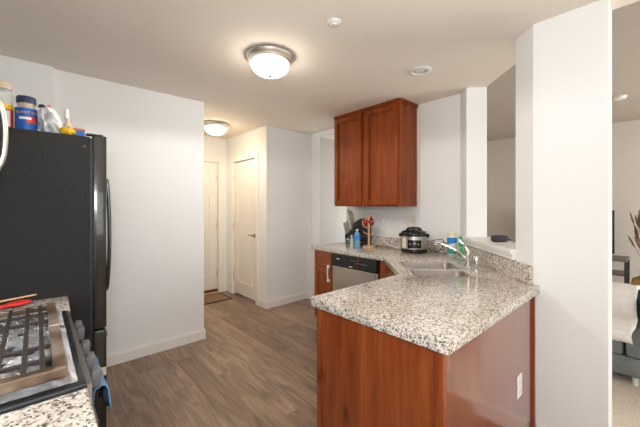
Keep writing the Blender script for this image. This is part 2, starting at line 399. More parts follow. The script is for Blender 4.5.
# pantry door (door_1) on X=2.275
d1 = thing('door_1', 'white two-panel pantry door with lever handle in warm light', 'door', (2.30, 4.19, 0), kind='structure')
bm = B(2.292, 2.332, 3.85, 4.535, .03, 2.035)
make_panels(bm, 'x', 2.292, [(3.96, 4.42, 1.10, 1.93), (3.96, 4.42, .20, .98)])
obj('door_slab', bm, M_doorp, d1)
bm = bmesh.new(); c0, c1 = 3.83, 4.55
for (y0, y1, z0, z1) in ((c0-.06, c0+.012, 0, 2.11), (c1-.012, c1+.06, 0, 2.11), (c0+.012, c1-.012, 2.045, 2.11)):
    box(bm, 2.258, 2.276, y0, y1, z0, z1, bev=.004)
box(bm, 2.276, 2.36, c0, c0+.012, 0, 2.045); box(bm, 2.276, 2.36, c1-.012, c1, 0, 2.045)
obj('door_casing', bm, M_trim, d1)
for z in (1.80, 1.06, .30):
    bm = B(2.284, 2.292, 4.515, 4.532, z-.045, z+.045); cyl(bm, (2.284, 4.535, z-.048), (2.284, 4.535, z+.048), .007, seg=10); obj('door_hinge', bm, M_nickel, d1, True)
bm = bmesh.new(); cyl(bm, (2.292, 3.90, .95), (2.279, 3.90, .95), .030); cyl(bm, (2.279, 3.90, .95), (2.245, 3.90, .95), .011)
tube(bm, spline([(2.245, 3.895, .95), (2.243, 3.93, .953), (2.243, 3.97, .951), (2.246, 4.01, .945)]), [.011]*9+[.010]*8+[.008]*8, 10)
obj('door_handle', bm, M_bronze, d1, True)
# entry door (door_2) on Y=4.77
d2 = thing('door_2', 'white six-panel entry door at the end of the foyer', 'door', (1.69, 4.79, 0), kind='structure')
bm = B(1.235, 2.135, 4.785, 4.83, .05, 2.05)
make_panels(bm, 'y', 4.785, [(1.35, 1.64, 1.66, 1.92), (1.73, 2.02, 1.66, 1.92), (1.35, 1.64, .98, 1.56), (1.73, 2.02, .98, 1.56), (1.35, 1.64, .26, .86), (1.73, 2.02, .26, .86)])
obj('door_slab', bm, M_doorp, d2)
bm = bmesh.new()
for (x0, x1, z0, z1) in ((1.17, 1.235, 0, 2.12), (2.135, 2.20, 0, 2.12), (1.235, 2.135, 2.052, 2.12)): box(bm, x0, x1, 4.754, 4.772, z0, z1, bev=.004)
obj('door_casing', bm, M_trim, d2)
obj('threshold', B(1.235, 2.135, 4.74, 4.9, 0, .02), M_pine, d2)
obj('door_sweep', B(1.24, 2.13, 4.776, 4.785, .022, .06), M_brown, d2)
for z in (1.80, 1.06, .30):
    bm = B(2.112, 2.130, 4.777, 4.785, z-.05, z+.05); cyl(bm, (2.135, 4.777, z-.05), (2.135, 4.777, z+.05), .007, seg=10); obj('door_hinge', bm, M_nickel, d2, True)
bm = bmesh.new(); cyl(bm, (1.30, 4.785, .96), (1.30, 4.77, .96), .03); cyl(bm, (1.30, 4.77, .96), (1.30, 4.74, .96), .012); lathe(bm, [(0, 0), (.022, .004), (.028, .018), (.02, .032), (0, .036)], mtx=axis_mtx((1.30, 4.742, .96), (0, -1, 0)), seg=20)
obj('door_knob', bm, M_nickel, d2, True)

# ------------------------------------------------------------------ countertops
def slab(outline, holes, z0, z1, bev=.008):
    bm = bmesh.new()
    loops = []
    for lp in [outline]+holes:
        vs = [bm.verts.new((x, y, z1)) for x, y in lp]
        loops.append([bm.edges.new((vs[i], vs[(i+1) % len(vs)])) for i in range(len(vs))])
    bmesh.ops.triangle_fill(bm, edges=bm.edges[:], use_beauty=True, use_dissolve=False)
    bmesh.ops.recalc_face_normals(bm, faces=bm.faces[:])
    r = bmesh.ops.extrude_face_region(bm, geom=bm.faces[:])
    bmesh.ops.translate(bm, verts=[v for v in r['geom'] if isinstance(v, bmesh.types.BMVert)], vec=(0, 0, z0-z1))
    bmesh.ops.recalc_face_normals(bm, faces=bm.faces[:])
    es = [e for e in bm.edges if len(e.link_faces) == 2 and abs(e.calc_face_angle(0)) > 1.2 and abs(e.verts[0].co.z-e.verts[1].co.z) < 1e-5]
    bmesh.ops.bevel(bm, geom=es, offset=bev, segments=3, profile=.5, affect='EDGES', clamp_overlap=True)
    return bm
def rrect(u0, u1, o0, o1, r=.04, n=5):
    pts = []
    for (cu, co, a0) in ((u1-r, o1-r, 0), (u0+r, o1-r, PI/2), (u0+r, o0+r, PI), (u1-r, o0+r, 1.5*PI)):
        for k in range(n+1):
            a = a0+k*PI/2/n; pts.append(dg(cu+r*math.cos(a), co+r*math.sin(a)))
    return pts
ZC = .911
def arc(cx, cy, r, a0, a1, n=5): return [(cx+r*math.cos(math.radians(a0+(a1-a0)*k/n)), cy+r*math.sin(math.radians(a0+(a1-a0)*k/n))) for k in range(n+1)]
out = [(2.355, 2.765), (2.355, 1.745), (1.825, 1.215)]+arc(1.045, 1.200, .015, 90, 180)+arc(1.040, .506, .012, 180, 270)+[(2.168, .496), (2.168, .532), (2.285, .657), (2.988, 1.322), (2.988, 2.765)]
SB1 = (2.335, 2.64, .09, .50); SB2 = (2.085, 2.315, .09, .47)
SLB = .040
ct = thing('kitchen_countertop', 'speckled granite counter wrapping from the dishwasher run round to the peninsula', 'countertop', (2.0, 1.2, ZC-.038))
obj('counter_slab', slab(out, [rrect(*SB1), rrect(*SB2)], ZC-.042, ZC), M_granite, ct, True)
bm = bmesh.new(); box(bm, 2.966, 2.988, 1.36, 2.765, ZC+.001, 1.016, bev=.003)
prism(bm, [(2.168, .532), (2.285, .657), (2.986, 1.320), (2.966, 1.334), (2.272, .674), (2.152, .548), (2.152, .532)], ZC+.001, 1.020)
tag(obj('granite_backsplash', bm, M_granite, None, loc=(2.97, 2.0, ZC+.001)), 'low speckled granite backsplash strip along the wall behind the counter', 'backsplash')
# sink
sk = thing('kitchen_sink', 'double-bowl stainless undermount sink set in the granite corner', 'sink', (*dg(2.36, .3), ZC-.22))
def bowl(u0, u1, o0, o1, depth=.17):
    bm = bmesh.new(); rings = []
    for z, g in ((ZC-.005, .001), (ZC-.006, .003), (ZC-.05, .004), (ZC-depth+.02, .010), (ZC-depth, .035)):
        rings.append([bm.verts.new((x, y, z)) for x, y in rrect(u0+g, u1-g, o0+g, o1-g, .045)])
    for a, b in zip(rings, rings[1:]):
        for k in range(len(a)): bm.faces.new((a[k], a[(k+1) % len(a)], b[(k+1) % len(a)], b[k]))
    bm.faces.new(rings[-1])
    c = dg((u0+u1)/2, (o0+o1)/2)
    o = obj('sink_bowl', bm, M_sinksteel, sk, True)
    o['label'] = 'stainless bowl'
    bm = L([(0, .003), (.028, .003), (.040, .006), (.042, .001), (.042, -.001)], (c[0], c[1], ZC-depth), 24); obj('drain_strainer', bm, M_chrome, o, True)
bowl(*SB1); bowl(*SB2)

# ------------------------------------------------------------------ base cabinets and dishwasher
def shaker(bm, plane, pos, a0, a1, z0, z1, st=.055, t=.019, dirn=-1, panel=True):
    """shaker door in plane ('x' or 'y') at pos, protruding dirn*t; returns frame bmesh, draws frame only"""
    def bb(p0, p1, q0, q1, d0, d1, bev=.002):
        lo, hi = sorted((pos+dirn*d0, pos+dirn*d1))
        if plane == 'x': box(bm, lo, hi, p0, p1, q0, q1, bev=bev)
        else: box(bm, p0, p1, lo, hi, q0, q1, bev=bev)
    if panel:
        bb(a0+st-.004, a1-st+.004, z0+st-.004, z1-st+.004, 0, t*.2, 0)
        bb(a0, a0+st, z0, z1, 0, t); bb(a1-st, a1, z0, z1, 0, t); bb(a0+st, a1-st, z0, z0+st, 0, t); bb(a0+st, a1-st, z1-st, z1, 0, t)
        w = .008
        bb(a0+st, a0+st+w, z0+st, z1-st, 0, t*.62, .002); bb(a1-st-w, a1-st, z0+st, z1-st, 0, t*.62, .002); bb(a0+st+w, a1-st-w, z0+st, z0+st+w, 0, t*.62, .002); bb(a0+st+w, a1-st-w, z1-st-w, z1-st, 0, t*.62, .002)
    else: bb(a0, a1, z0, z1, 0, t, .004)
# peninsula cabinet
pc = thing('peninsula_cabinet', 'cherry wood peninsula base with plain end panel under the granite overhang', 'cabinet', (1.6, .85, 0))
obj('end_panel', B(1.050, 1.066, .545, 1.165, 0, ZC-.043), M_cherry, pc)
obj('corner_post', B(1.044, 1.072, .520, .552, 0, ZC-.043, bev=.003), M_cherry, pc); obj('corner_post', B(1.044, 1.066, 1.158, 1.180, 0, ZC-.043, bev=.003), M_cherry, pc)
obj('back_panel', B(1.072, 2.148, .530, .546, 0, ZC-.043), M_cherry_gloss, pc)['label'] = 'glossy cherry back panel'
obj('edge_strip', B(2.148, 2.168, .518, .546, 0, ZC-.043), M_cherry, pc)
obj('carcass', B(1.066, 1.85, .546, 1.140, .10, ZC-.05), M_butt, pc)
obj('face_frame', B(1.066, 1.80, 1.140, 1.158, .10, ZC-.043), M_cherry, pc)
obj('toe_kick', B(1.066, 1.80, 1.09, 1.105, 0, .10), M_butt, pc)
for a0, a1 in ((1.08, 1.43), (1.44, 1.79)):
    bm = bmesh.new(); shaker(bm, 'y', 1.158, a0, a1, .12, .69, dirn=1); obj('cabinet_door', bm, M_cherry, pc)
    bm = bmesh.new(); shaker(bm, 'y', 1.158, a0, a1, .705, .86, dirn=1, panel=False); obj('drawer_front', bm, M_cherry_h, pc)
def latch(p, d, z0, z1, root, axis):
    """white child-safety strap: two pads and a band"""
    bm = bmesh.new(); x, y = p
    for z in (z0, z1):
        lathe(bm, [(0, 0), (.019, 0), (.020, .005), (.015, .016), (0, .019)], mtx=axis_mtx((x, y, z), axis), seg=18)
    s = Vector(axis)*.011
    a = Vector((x, y, z0))+s; b = Vector((x, y, z1))+s
    tube(bm, spline([a, a.lerp(b, .25)+Vector(axis)*.004, a.lerp(b, .75)+Vector(axis)*.004, b], 4), .008, 8)
    return obj('child_lock', bm, M_white, root, True)
latch((1.062+.035, 1.177), 0, .345, .425, pc, (0, 1, 0))
# wall outlet on the back panel
wo = thing('wall_outlet', 'white outlet plate on the glossy back of the peninsula', 'outlet', (1.90, .530, .42))
obj('cover_plate', B(1.862, 1.938, .5235, .5295, .362, .478, bev=.002), M_white, wo)
for z in (.398, .442):
    o = obj('socket', B(1.884, 1.916, .5215, .5235, z-.014, z+.014, bev=.0008), M_offwhite, wo)
# sink corner cabinet
cc = thing('corner_sink_cabinet', 'cherry diagonal corner cabinet under the sink', 'cabinet', (2.3, 1.3, 0))
bm = Pz([(1.87, 1.175), (2.365, 1.67), (2.365, 1.795), (2.97, 1.795), (2.97, 1.35), (2.29, .67), (2.14, .56), (1.87, .56)], .10, ZC-.26); obj('carcass', bm, M_butt, cc)
bm = bmesh.new(); prism(bm, [(1.81, 1.165), (1.825, 1.18), (2.375, 1.73), (2.375, 1.795), (2.395, 1.795), (2.395, 1.72), (1.86, 1.165)], .10, ZC-.043); obj('face_frame', bm, M_cherry, cc)
mt = Matrix.Translation((2.102, 1.457, 0)) @ Matrix.Rotation(PI/4, 4, 'Z')
bm = bmesh.new(); shaker(bm, 'y', 0, -.27, .27, .12, .69, dirn=1); bmesh.ops.transform(bm, matrix=mt, verts=bm.verts[:]); obj('cabinet_door', bm, M_cherry, cc)
bm = bmesh.new(); shaker(bm, 'y', 0, -.27, .27, .705, .86, dirn=1, panel=False); bmesh.ops.transform(bm, matrix=mt, verts=bm.verts[:]); obj('drawer_front', bm, M_cherry_h, cc)
obj('toe_kick', Pz([(1.87, 1.10), (2.45, 1.68), (2.45, 1.795), (2.47, 1.795), (2.47, 1.66), (1.9, 1.09)], 0, .10), M_butt, cc)
# narrow cabinet left of the dishwasher
nc = thing('narrow_base_cabinet', 'narrow cherry drawer cabinet left of the dishwasher', 'cabinet', (2.68, 2.55, 0))
obj('carcass', B(2.395, 2.97, 2.42, 2.71, .10, ZC-.05), M_cherry, nc)
obj('face_frame', B(2.375, 2.395, 2.415, 2.715, .10, ZC-.043), M_cherry, nc)
obj('toe_kick', B(2.45, 2.47, 2.42, 2.71, 0, .10), M_butt, nc)
bm = bmesh.new(); shaker(bm, 'x', 2.375, 2.432, 2.70, .12, .685, st=.05); obj('cabinet_door', bm, M_cherry, nc)
bm = bmesh.new(); shaker(bm, 'x', 2.375, 2.432, 2.70, .70, .855, panel=False); obj('drawer_front', bm, M_cherry_h, nc)
latch((2.356, 2.468), 0, .56, .71, nc, (-1, 0, 0))
# dishwasher
dw = thing('dishwasher', 'stainless dishwasher with black control panel under the granite', 'dishwasher', (2.67, 2.1, 0))
obj('dishwasher_body', B(2.385, 2.96, 1.805, 2.408, .02, ZC-.05), M_blackm, dw)
obj('dishwasher_door', B(2.352, 2.384, 1.83, 2.405, .12, .735, bev=.006), M_steel, dw)
cp = obj('control_panel', B(2.338, 2.384, 1.803, 2.408, .742, .868, bev=.008), M_black, dw); cp['label'] = 'black control panel'
bm = bmesh.new()
for k in range(4): box(bm, 2.3365, 2.3385, 1.93+k*.035, 1.95+k*.035, .80, .807)
for k in range(3): box(bm, 2.3365, 2.3385, 2.02+k*.04, 2.045+k*.04, .822, .826)
obj('button', bm, M_led, cp)
obj('maker_mark', B(2.3365, 2.3385, 2.11, 2.15, .755, .763), M_white, cp); obj('status_light', B(2.3365, 2.3385, 2.29, 2.335, .815, .823), M_white, cp)
obj('side_trim', B(2.354, 2.384, 1.806, 1.829, .12, .735), M_nickel, dw)
obj('kick_plate', B(2.42, 2.44, 1.81, 2.40, .01, .11), M_blackm, dw)
bm = bmesh.new(); box(bm, 2.331, 2.342, 2.012, 2.038, .80, .872, bev=.003); box(bm, 2.327, 2.338, 2.015, 2.034, .755, .80, bev=.003); obj('door_strip', bm, M_brown, dw)  # reddish-brown strip down the front of the control panel

# ------------------------------------------------------------------ upper cabinet
uc = thing('upper_wall_cabinet', 'two-door cherry wall cabinet reaching the ceiling', 'cabinet', (2.83, 2.235, 1.37))
uz0, uz1 = 1.366, 2.438; fy0, fy1 = 1.775, 2.688
obj('cabinet_box', B(2.690, 2.988, fy0+.003, fy1-.003, uz0, uz1), M_cherry_up, uc)
bm = bmesh.new(); box(bm, 2.672, 2.690, fy0, fy0+.03, uz0, uz1-.01); box(bm, 2.672, 2.690, fy1-.03, fy1, uz0, uz1-.01); box(bm, 2.672, 2.690, 2.205, 2.27, uz0+.03, uz1-.04); box(bm, 2.672, 2.690, fy0+.03, fy1-.03, uz0, uz0+.03); box(bm, 2.672, 2.690, fy0+.03, fy1-.03, uz1-.05, uz1-.01)
obj('face_frame', bm, M_cherry_up, uc)
for a0, a1 in ((1.792, 2.205), (2.262, 2.674)):
    bm = bmesh.new(); shaker(bm, 'x', 2.671, a0, a1, uz0+.018, uz1-.045, st=.052, t=.024); obj('cabinet_door', bm, M_cherry_up, uc)
bm = bmesh.new()
box(bm, 2.655, 2.988, fy0-.014, fy1+.006, uz1-.020, uz1, bev=.003); box(bm, 2.663, 2.988, fy0-.007, fy1+.003, uz1-.034, uz1-.020, bev=.002)
obj('crown_molding', bm, M_cherry_up, uc)

# ------------------------------------------------------------------ faucet & dispenser
fx, fy = dg(2.44, .57)
ft = thing('kitchen_faucet', 'chrome kitchen faucet with a long low spout over the sink', 'faucet', (fx, fy, ZC))
obj('faucet_base', L([(0, 0), (.030, 0), (.030, .006), (.022, .014), (.019, .05), (.018, .085), (0, .09)], (fx, fy, ZC), 24), M_chrome, ft, True)
a = dg(2.50, .50); b = dg(2.58, .44); e = dg(2.625, .395); t2 = dg(2.45, .54)
bm = T(spline([(fx, fy, ZC+.055), (t2[0], t2[1], ZC+.075), (a[0], a[1], ZC+.115), (b[0], b[1], ZC+.145), (e[0], e[1], ZC+.158)], 6), [.015]*6+[.014]*6+[.012]*6+[.013]*7, 12)
obj('spout', bm, M_chrome, ft, True)
bm = bmesh.new(); cyl(bm, (e[0], e[1], ZC+.176), (e[0]-.004, e[1]+.004, ZC+.138), .016, .015); obj('spray_head', bm, M_chrome, ft, True)
bm = T(spline([(fx, fy, ZC+.08), (fx+.004, fy, ZC+.115), (fx, fy+.03, ZC+.16), (fx-.008, fy+.062, ZC+.20)], 5), [.017]*5+[.014]*5+[.008]*6, 10); obj('faucet_lever', bm, M_chrome, ft, True)
sx, sy = dg(2.30, .57)
sp = thing('side_sprayer', 'short chrome side sprayer standing right of the faucet', 'sprayer', (sx, sy, ZC))
obj('sprayer_base', L([(0, 0), (.024, 0), (.024, .006), (.015, .012), (0, .014)], (sx, sy, ZC), 20), M_chrome, sp, True)
obj('sprayer_head', L([(.016, .010), (.018, .03), (.023, .045), (.024, .085), (.020, .098), (0, .10)], (sx, sy, ZC), 20), M_chrome, sp, True)

# ------------------------------------------------------------------ items on the counter
# multicooker
cx, cy = 2.80, 1.70; z = ZC
cf = Vector((-1, -.60, 0)).normalized()      # faces the camera side
mc = thing('multicooker', 'round stainless and black electric multicooker on the counter', 'cooker', (cx, cy, z))
obj('cooker_base', L([(0, 0), (.118, 0), (.126, .008), (.128, .035), (.124, .038), (0, .038)], (cx, cy, z), 40), M_black, mc, True)
obj('cooker_body', L([(.118, .036), (.123, .04), (.125, .10), (.123, .165), (.12, .167)], (cx, cy, z), 40), M_steel, mc, True)
lid = obj('cooker_lid', L([(.123, .162), (.126, .166), (.126, .190), (.116, .208), (.085, .220), (.05, .225), (0, .227)], (cx, cy, z), 40), M_black, mc, True)
sd = Vector((cf.y, -cf.x, 0))
def loc(a, b, zz): v = Vector((cx, cy, z))+sd*a+cf*b; return (v.x, v.y, z+zz)
bm = T(spline([loc(-.07, .02, .215), loc(-.055, .02, .235), loc(0, .02, .243), loc(.055, .02, .235), loc(.07, .02, .215)], 5), .011, 10); obj('lid_handle', bm, M_black, lid, True)
obj('steam_valve', L([(0, 0), (.016, 0), (.016, .014), (0, .018)], loc(.0, -.06, .222), 16), M_blackm, lid, True)
def curved_patch(a0, a1, z0, z1, r, t=.004, n=8):
    bm = bmesh.new(); base = math.atan2(cf.y, cf.x)
    for k in range(n):
        A = [base+math.radians(a0+(a1-a0)*(k+j)/n) for j in (0, 1)]
        q = [(cx+(r+d)*math.cos(w), cy+(r+d)*math.sin(w)) for w, d in ((A[0], 0), (A[1], 0), (A[1], t), (A[0], t))]
        prism(bm, q, z+z0, z+z1)
    return bm
pn = obj('control_panel', curved_patch(-26, 32, .050, .130, .1245), M_black, mc, False)
obj('display', curved_patch(-3, 9, .088, .112, .1285, .001, 3), M_led, pn)
for a in (-16, 20):
    A = math.atan2(cf.y, cf.x)+math.radians(a)
    bm = bmesh.new(); cyl(bm, (cx+.127*math.cos(A), cy+.127*math.sin(A), z+.092), (cx+.130*math.cos(A), cy+.130*math.sin(A), z+.092), .009, seg=14); obj('panel_button', bm, M_led, pn)
obj('info_sticker', curved_patch(-62, -36, .05, .145, .1250, .0008), M_offwhite, mc)
for s in (-1, 1):
    q = loc(s*.124, 0, .0); obj('side_handle', B(q[0]-.010, q[0]+.010, q[1]-.022, q[1]+.022, z+.15, z+.185, bev=.005), M_black, mc, True)
# cooker cord
bm = T(spline([(2.86, 1.575, ZC+.05), (2.90, 1.545, ZC+.02), (2.93, 1.50, ZC+.02), (2.945, 1.46, ZC+.09), (2.95, 1.48, ZC+.13), (2.935, 1.53, ZC+.125), (2.90, 1.57, ZC+.11)], 6), .0035, 8)
tag(obj('power_cord', bm, M_blackm, loc=(2.90, 1.52, ZC)), 'black cord looping right of the multicooker', 'cord')
# wipes canister
wx, wy = 2.90, 1.358
wc = thing('wipes_canister', 'white canister with blue and teal label beside the soap bottle', 'canister', (wx, wy, ZC))
obj('canister_body', L([(0, 0), (.040, 0), (.042, .004), (.042, .178), (.038, .184), (0, .184)], (wx, wy, ZC), 28), M_white, wc, True)
obj('canister_cap', L([(.036, .184), (.040, .186), (.040, .205), (.030, .213), (0, .215)], (wx, wy, ZC), 28), mat('pale_yellow_cap', (.80, .78, .55), .4), wc, True)
def band(cx_, cy_, z0_, pts, r, m, root, name, a0, a1, n=10, t=.0012):
    bm = bmesh.new(); base = math.atan2(-cy_, -cx_)
    for k in range(n):
        A = [base+math.radians(a0+(a1-a0)*(k+j)/n) for j in (0, 1)]
        zz = [pts(k/n), pts((k+1)/n)]
        v = []
        for d in (0, t):
            for w, (lo, hi) in zip(A, zz):
                v += [bm.verts.new((cx_+(r+d)*math.cos(w), cy_+(r+d)*math.sin(w), z0_+lo)), bm.verts.new((cx_+(r+d)*math.cos(w), cy_+(r+d)*math.sin(w), z0_+hi))]
        bm.faces.new((v[4], v[6], v[7], v[5])); bm.faces.new((v[1], v[3], v[7], v[5])); bm.faces.new((v[0], v[2], v[6], v[4]))
    bmesh.ops.remove_doubles(bm, verts=bm.verts[:], dist=1e-6)
    return obj(name, bm, m, root, True)
band(wx, wy, ZC, lambda t: (.095+.045*(1-t)*0+.03*t, .165), .042, M_cyan, wc, 'blue_label', -85, 85)
band(wx, wy, ZC, lambda t: (.015, .055+.01*math.sin(t*6)), .042, M_teallabel, wc, 'teal_label', -85, 85)
# dish soap bottle
bx, by = 2.74, 1.205
sb = thing('dish_soap_bottle', 'green and clear dish soap bottle right of the white canister', 'bottle', (bx, by, ZC))
bm = L([(0, 0), (.030, 0), (.034, .006), (.034, .06), (.027, .085), (.032, .115), (.028, .145), (.012, .162), (.011, .17), (0, .17)], (0, 0, 0), 24)
bmesh.ops.scale(bm, verts=bm.verts[:], vec=(.7, 1.05, 1)); bmesh.ops.rotate(bm, verts=bm.verts[:], cent=(0, 0, 0), matrix=Matrix.Rotation(.35, 3, 'Z')); bmesh.ops.translate(bm, verts=bm.verts[:], vec=(bx, by, ZC))
obj('bottle_body', bm, mat('pale_green_soap', (.55, .80, .62), .2, Transmission_Weight=.25), sb, True)
bm = bmesh.new()
for zc_, rr_ in ((.128, .020), (.048, .028), (.085, .014)):
    v = lathe(bm, [(0, .003), (rr_, .002), (rr_, 0)], mtx=axis_mtx(Vector((bx, by, ZC+zc_))+Vector((-.9, -.43, 0)).normalized()*.030, (-.9, -.43, 0)), seg=16)
obj('green_label', bm, M_green, sb, True)
obj('bottle_cap', L([(0, .168), (.013, .168), (.012, .19), (.005, .195), (.005, .205), (0, .206)], (bx, by, ZC), 16), M_green, sb, True)
# knife block with knives
kx, ky = 2.85, 2.585
kb = thing('knife_block', 'black knife block full of silver-handled knives near the wall end', 'knife block', (kx, ky, ZC))
vd = Vector((kx, ky, 0)).normalized(); sdv = Vector((-vd.y, vd.x, 0))   # sdv: to the left seen from the kitchen
def kp(a, b, zz): k_ = 1.3; v = Vector((kx, ky, ZC+zz*k_))+sdv*a*k_+vd*b*k_; return v
bm = bmesh.new(); pr = [(-.075, 0), (.055, 0), (.075, .105), (.0, .155), (-.075, .05)]
pr = [(-.055, 0), (.055, 0), (.060, .085), (.022, .105), (-.005, .145), (-.055, .135)]
va = [bm.verts.new(kp(a, -.05, zz)) for a, zz in pr]; vb = [bm.verts.new(kp(a, .05, zz)) for a, zz in pr]
bm.faces.new(va); bm.faces.new(vb[::-1])
for i in range(6): bm.faces.new((va[i], va[(i+1) % 6], vb[(i+1) % 6], vb[i]))
bmesh.ops.bevel(bm, geom=bm.edges[:], offset=.004, segments=2, affect='EDGES'); obj('block_body', bm, M_black, kb, True)
bm = bmesh.new(); lathe(bm, [(0, .002), (.011, .002), (.011, 0)], mtx=axis_mtx(kp(.035, -.0505, .045), -vd), seg=16); obj('round_badge', bm, M_white, kb)
kdir = (sdv*.20+Vector((0, 0, 1))*.97).normalized()
for r_, (pa_, pz_, cnt, LL) in enumerate(((-.034, .135, 3, .20), (-.010, .138, 3, .215), (.018, .103, 3, .13), (.044, .090, 4, .12))):
    for c_ in range(cnt):
        b_ = -.036+c_*.072/(cnt-1)
        p = kp(pa_, b_, pz_)
        ang = kdir
        bm = bmesh.new(); p1 = p+ang*(LL+.008*((c_*7+r_) % 3))
        tube(bm, [p, p.lerp(p1, .12), p.lerp(p1, .5), p.lerp(p1, .9), p1], [.011, .016, .014, .017, .012], 8)
        kn = thing('kitchen_knife', ('long silver-handled knife in the taller rear rows of the black knife block' if r_ < 2 else 'short silver-handled steak knife in the lower front rows of the black knife block'), 'knife', tuple(p), 'long knives in the knife block' if r_ < 2 else 'steak knives in the knife block')
        obj('knife_handle', bm, M_knife, kn, True)
        bm = bmesh.new(); cyl(bm, p1-ang*.002, p1+ang*.006, .0095, seg=10); obj('handle_cap', bm, M_darkgrey, kn, True)
# coffee maker, black, slanted top
def capsule_machine():
    x0, y0 = 2.875, 2.425
    r = thing('coffee_maker', 'black pod coffee maker between the knife block and the mug tree', 'coffee maker', (x0, y0, ZC))
    obj('machine_base', B(x0-.105, x0+.075, y0-.07, y0+.07, ZC, ZC+.03, bev=.006), M_black, r, True)
    bm = B(x0-.005, x0+.075, y0-.07, y0+.07, ZC+.03, ZC+.22, bev=.01); obj('water_tank', bm, M_black, r, True)
    bm = bmesh.new(); q = [(-.10, .20), (-.09, .17), (.075, .17), (.075, .30), (.04, .312), (-.09, .26)]
    a_ = [bm.verts.new((x0+x, y0-.072, ZC+zz)) for x, zz in q]; b_ = [bm.verts.new((x0+x, y0+.072, ZC+zz)) for x, zz in q]
    bm.faces.new(a_); bm.faces.new(b_[::-1])
    for i in range(6): bm.faces.new((a_[i], a_[(i+1) % 6], b_[(i+1) % 6], b_[i]))
    bmesh.ops.bevel(bm, geom=bm.edges[:], offset=.01, segments=2, affect='EDGES'); obj('brew_head', bm, M_black, r, True)
    bm = bmesh.new(); cyl(bm, (x0-.06, y0, ZC+.19), (x0-.06, y0, ZC+.165), .018, .012); obj('brew_nozzle', bm, M_blackm, r, True)
    obj('drip_tray', B(x0-.10, x0-.01, y0-.055, y0+.055, ZC+.030, ZC+.036, bev=.002), M_darkgrey, r)
capsule_machine()
# mug tree
tx, ty = 2.755, 2.235
mt_ = thing('mug_tree', 'light wooden mug tree with pegs beside the blue water bottle', 'mug tree', (tx, ty, ZC))
obj('round_base', L([(0, 0), (.070, 0), (.072, .006), (.068, .016), (.02, .02), (0, .02)], (tx, ty, ZC), 32), M_pine, mt_, True)
obj('post', L([(.012, .018), (.012, .325), (.017, .33), (.018, .345), (.010, .355), (0, .357)], (tx, ty, ZC), 16), M_pine, mt_, True)
for zz, an in ((.30, 100), (.27, -80), (.22, 10), (.20, 190), (.14, 130), (.13, -50)):
    A = math.radians(an); bm = bmesh.new(); d = Vector((math.cos(A), math.sin(A), .55)).normalized()
    p0 = Vector((tx, ty, ZC+zz))+Vector((d.x, d.y, 0))*.010; cyl(bm, p0, p0+d*.062, .0055, .005, 10); obj('peg', bm, M_pine, mt_, True)
# red mug hanging
gx, gy, gz = 2.79, 2.265, ZC+.275
mg = thing('red_mug', 'dark red mug hanging at the top of the mug tree', 'mug', (gx, gy, gz))
ax = Vector((.1, .9, -.38)).normalized()
bm = bmesh.new(); lathe(bm, [(0, -.050), (.036, -.050), (.046, -.038), (.052, .040), (.052, .052), (.048, .052), (.047, .04), (.042, -.038), (0, -.044)], mtx=axis_mtx((gx, gy, gz), ax), seg=28)
obj('mug_body', bm, M_redmug, mg, True)
bm = bmesh.new(); lathe(bm, [(.0525, .044), (.0535, .053), (.0475, .0535), (.0475, .050)], mtx=axis_mtx((gx, gy, gz), ax), seg=28); obj('mug_rim', bm, mat('cream_rim', (.72, .55, .48), .3), mg, True)
up_ = Vector((0, -.3, .95)); c_ = Vector((gx, gy, gz)); 
bm = T(spline([c_+ax*.022+Vector((0, -.012, .036)), c_+ax*.018+Vector((0, -.022, .062)), c_-ax*.012+Vector((0, -.026, .062)), c_-ax*.022+Vector((0, -.014, .034))], 5), .005, 8); obj('mug_handle', bm, M_redmug, mg, True)
# water bottles
def bottle(x, y, r_, h_, m_body, label, capm, name='water_bottle'):
    t = thing(name, label, 'bottle', (x, y, ZC))
    obj('bottle_body', L([(0, 0), (r_*.9, 0), (r_, .006), (r_, h_*.28), (r_*.93, h_*.32), (r_, h_*.36), (r_, h_*.66), (r_*.8, h_*.78), (r_*.38, h_*.87), (r_*.36, h_*.92), (0, h_*.92)], (x, y, ZC), 20), m_body, t, True)
    obj('bottle_cap', L([(0, h_*.91), (r_*.45, h_*.91), (r_*.45, h_), (0, h_)], (x, y, ZC), 16), capm, t, True)
    return t
b1 = bottle(2.66, 2.325, .034, .200, M_bluewater, 'blue-tinted water bottle left of the mug tree', M_white)
obj('paper_label', L([(.0345, .085), (.0350, .086), (.0350, .135), (.0345, .136)], (2.66, 2.325, ZC), 20), M_cyan, b1, True)
bottle(2.57, 2.325, .020, .135, glassy('clear_green_plastic', (.82, .95, .88), .35), 'small clear bottle standing in front of the knife block', M_white)
# outlets & plates on the kitchen wall
def wall_plate(y, z_, w, h_, label, nsock):
    t = thing('wall_outlet', label, 'outlet', (XF, y, z_))
    obj('cover_plate', B(XF-.007, XF-.0005, y-w/2, y+w/2, z_-h_/2, z_+h_/2, bev=.002), M_white, t)
    for k in range(nsock):
        yy = y+(k-(nsock-1)/2)*.046
        for dz in (-.02, .02): obj('socket', B(XF-.009, XF-.007, yy-.014, yy+.014, z_+dz-.013, z_+dz+.013, bev=.0006), M_offwhite, t)
    return t
wall_plate(2.215, 1.215, .075, .115, 'white wall outlet right of the mug tree', 1)
wall_plate(1.84, 1.225, .12, .115, 'white double outlet plate behind the multicooker', 2)
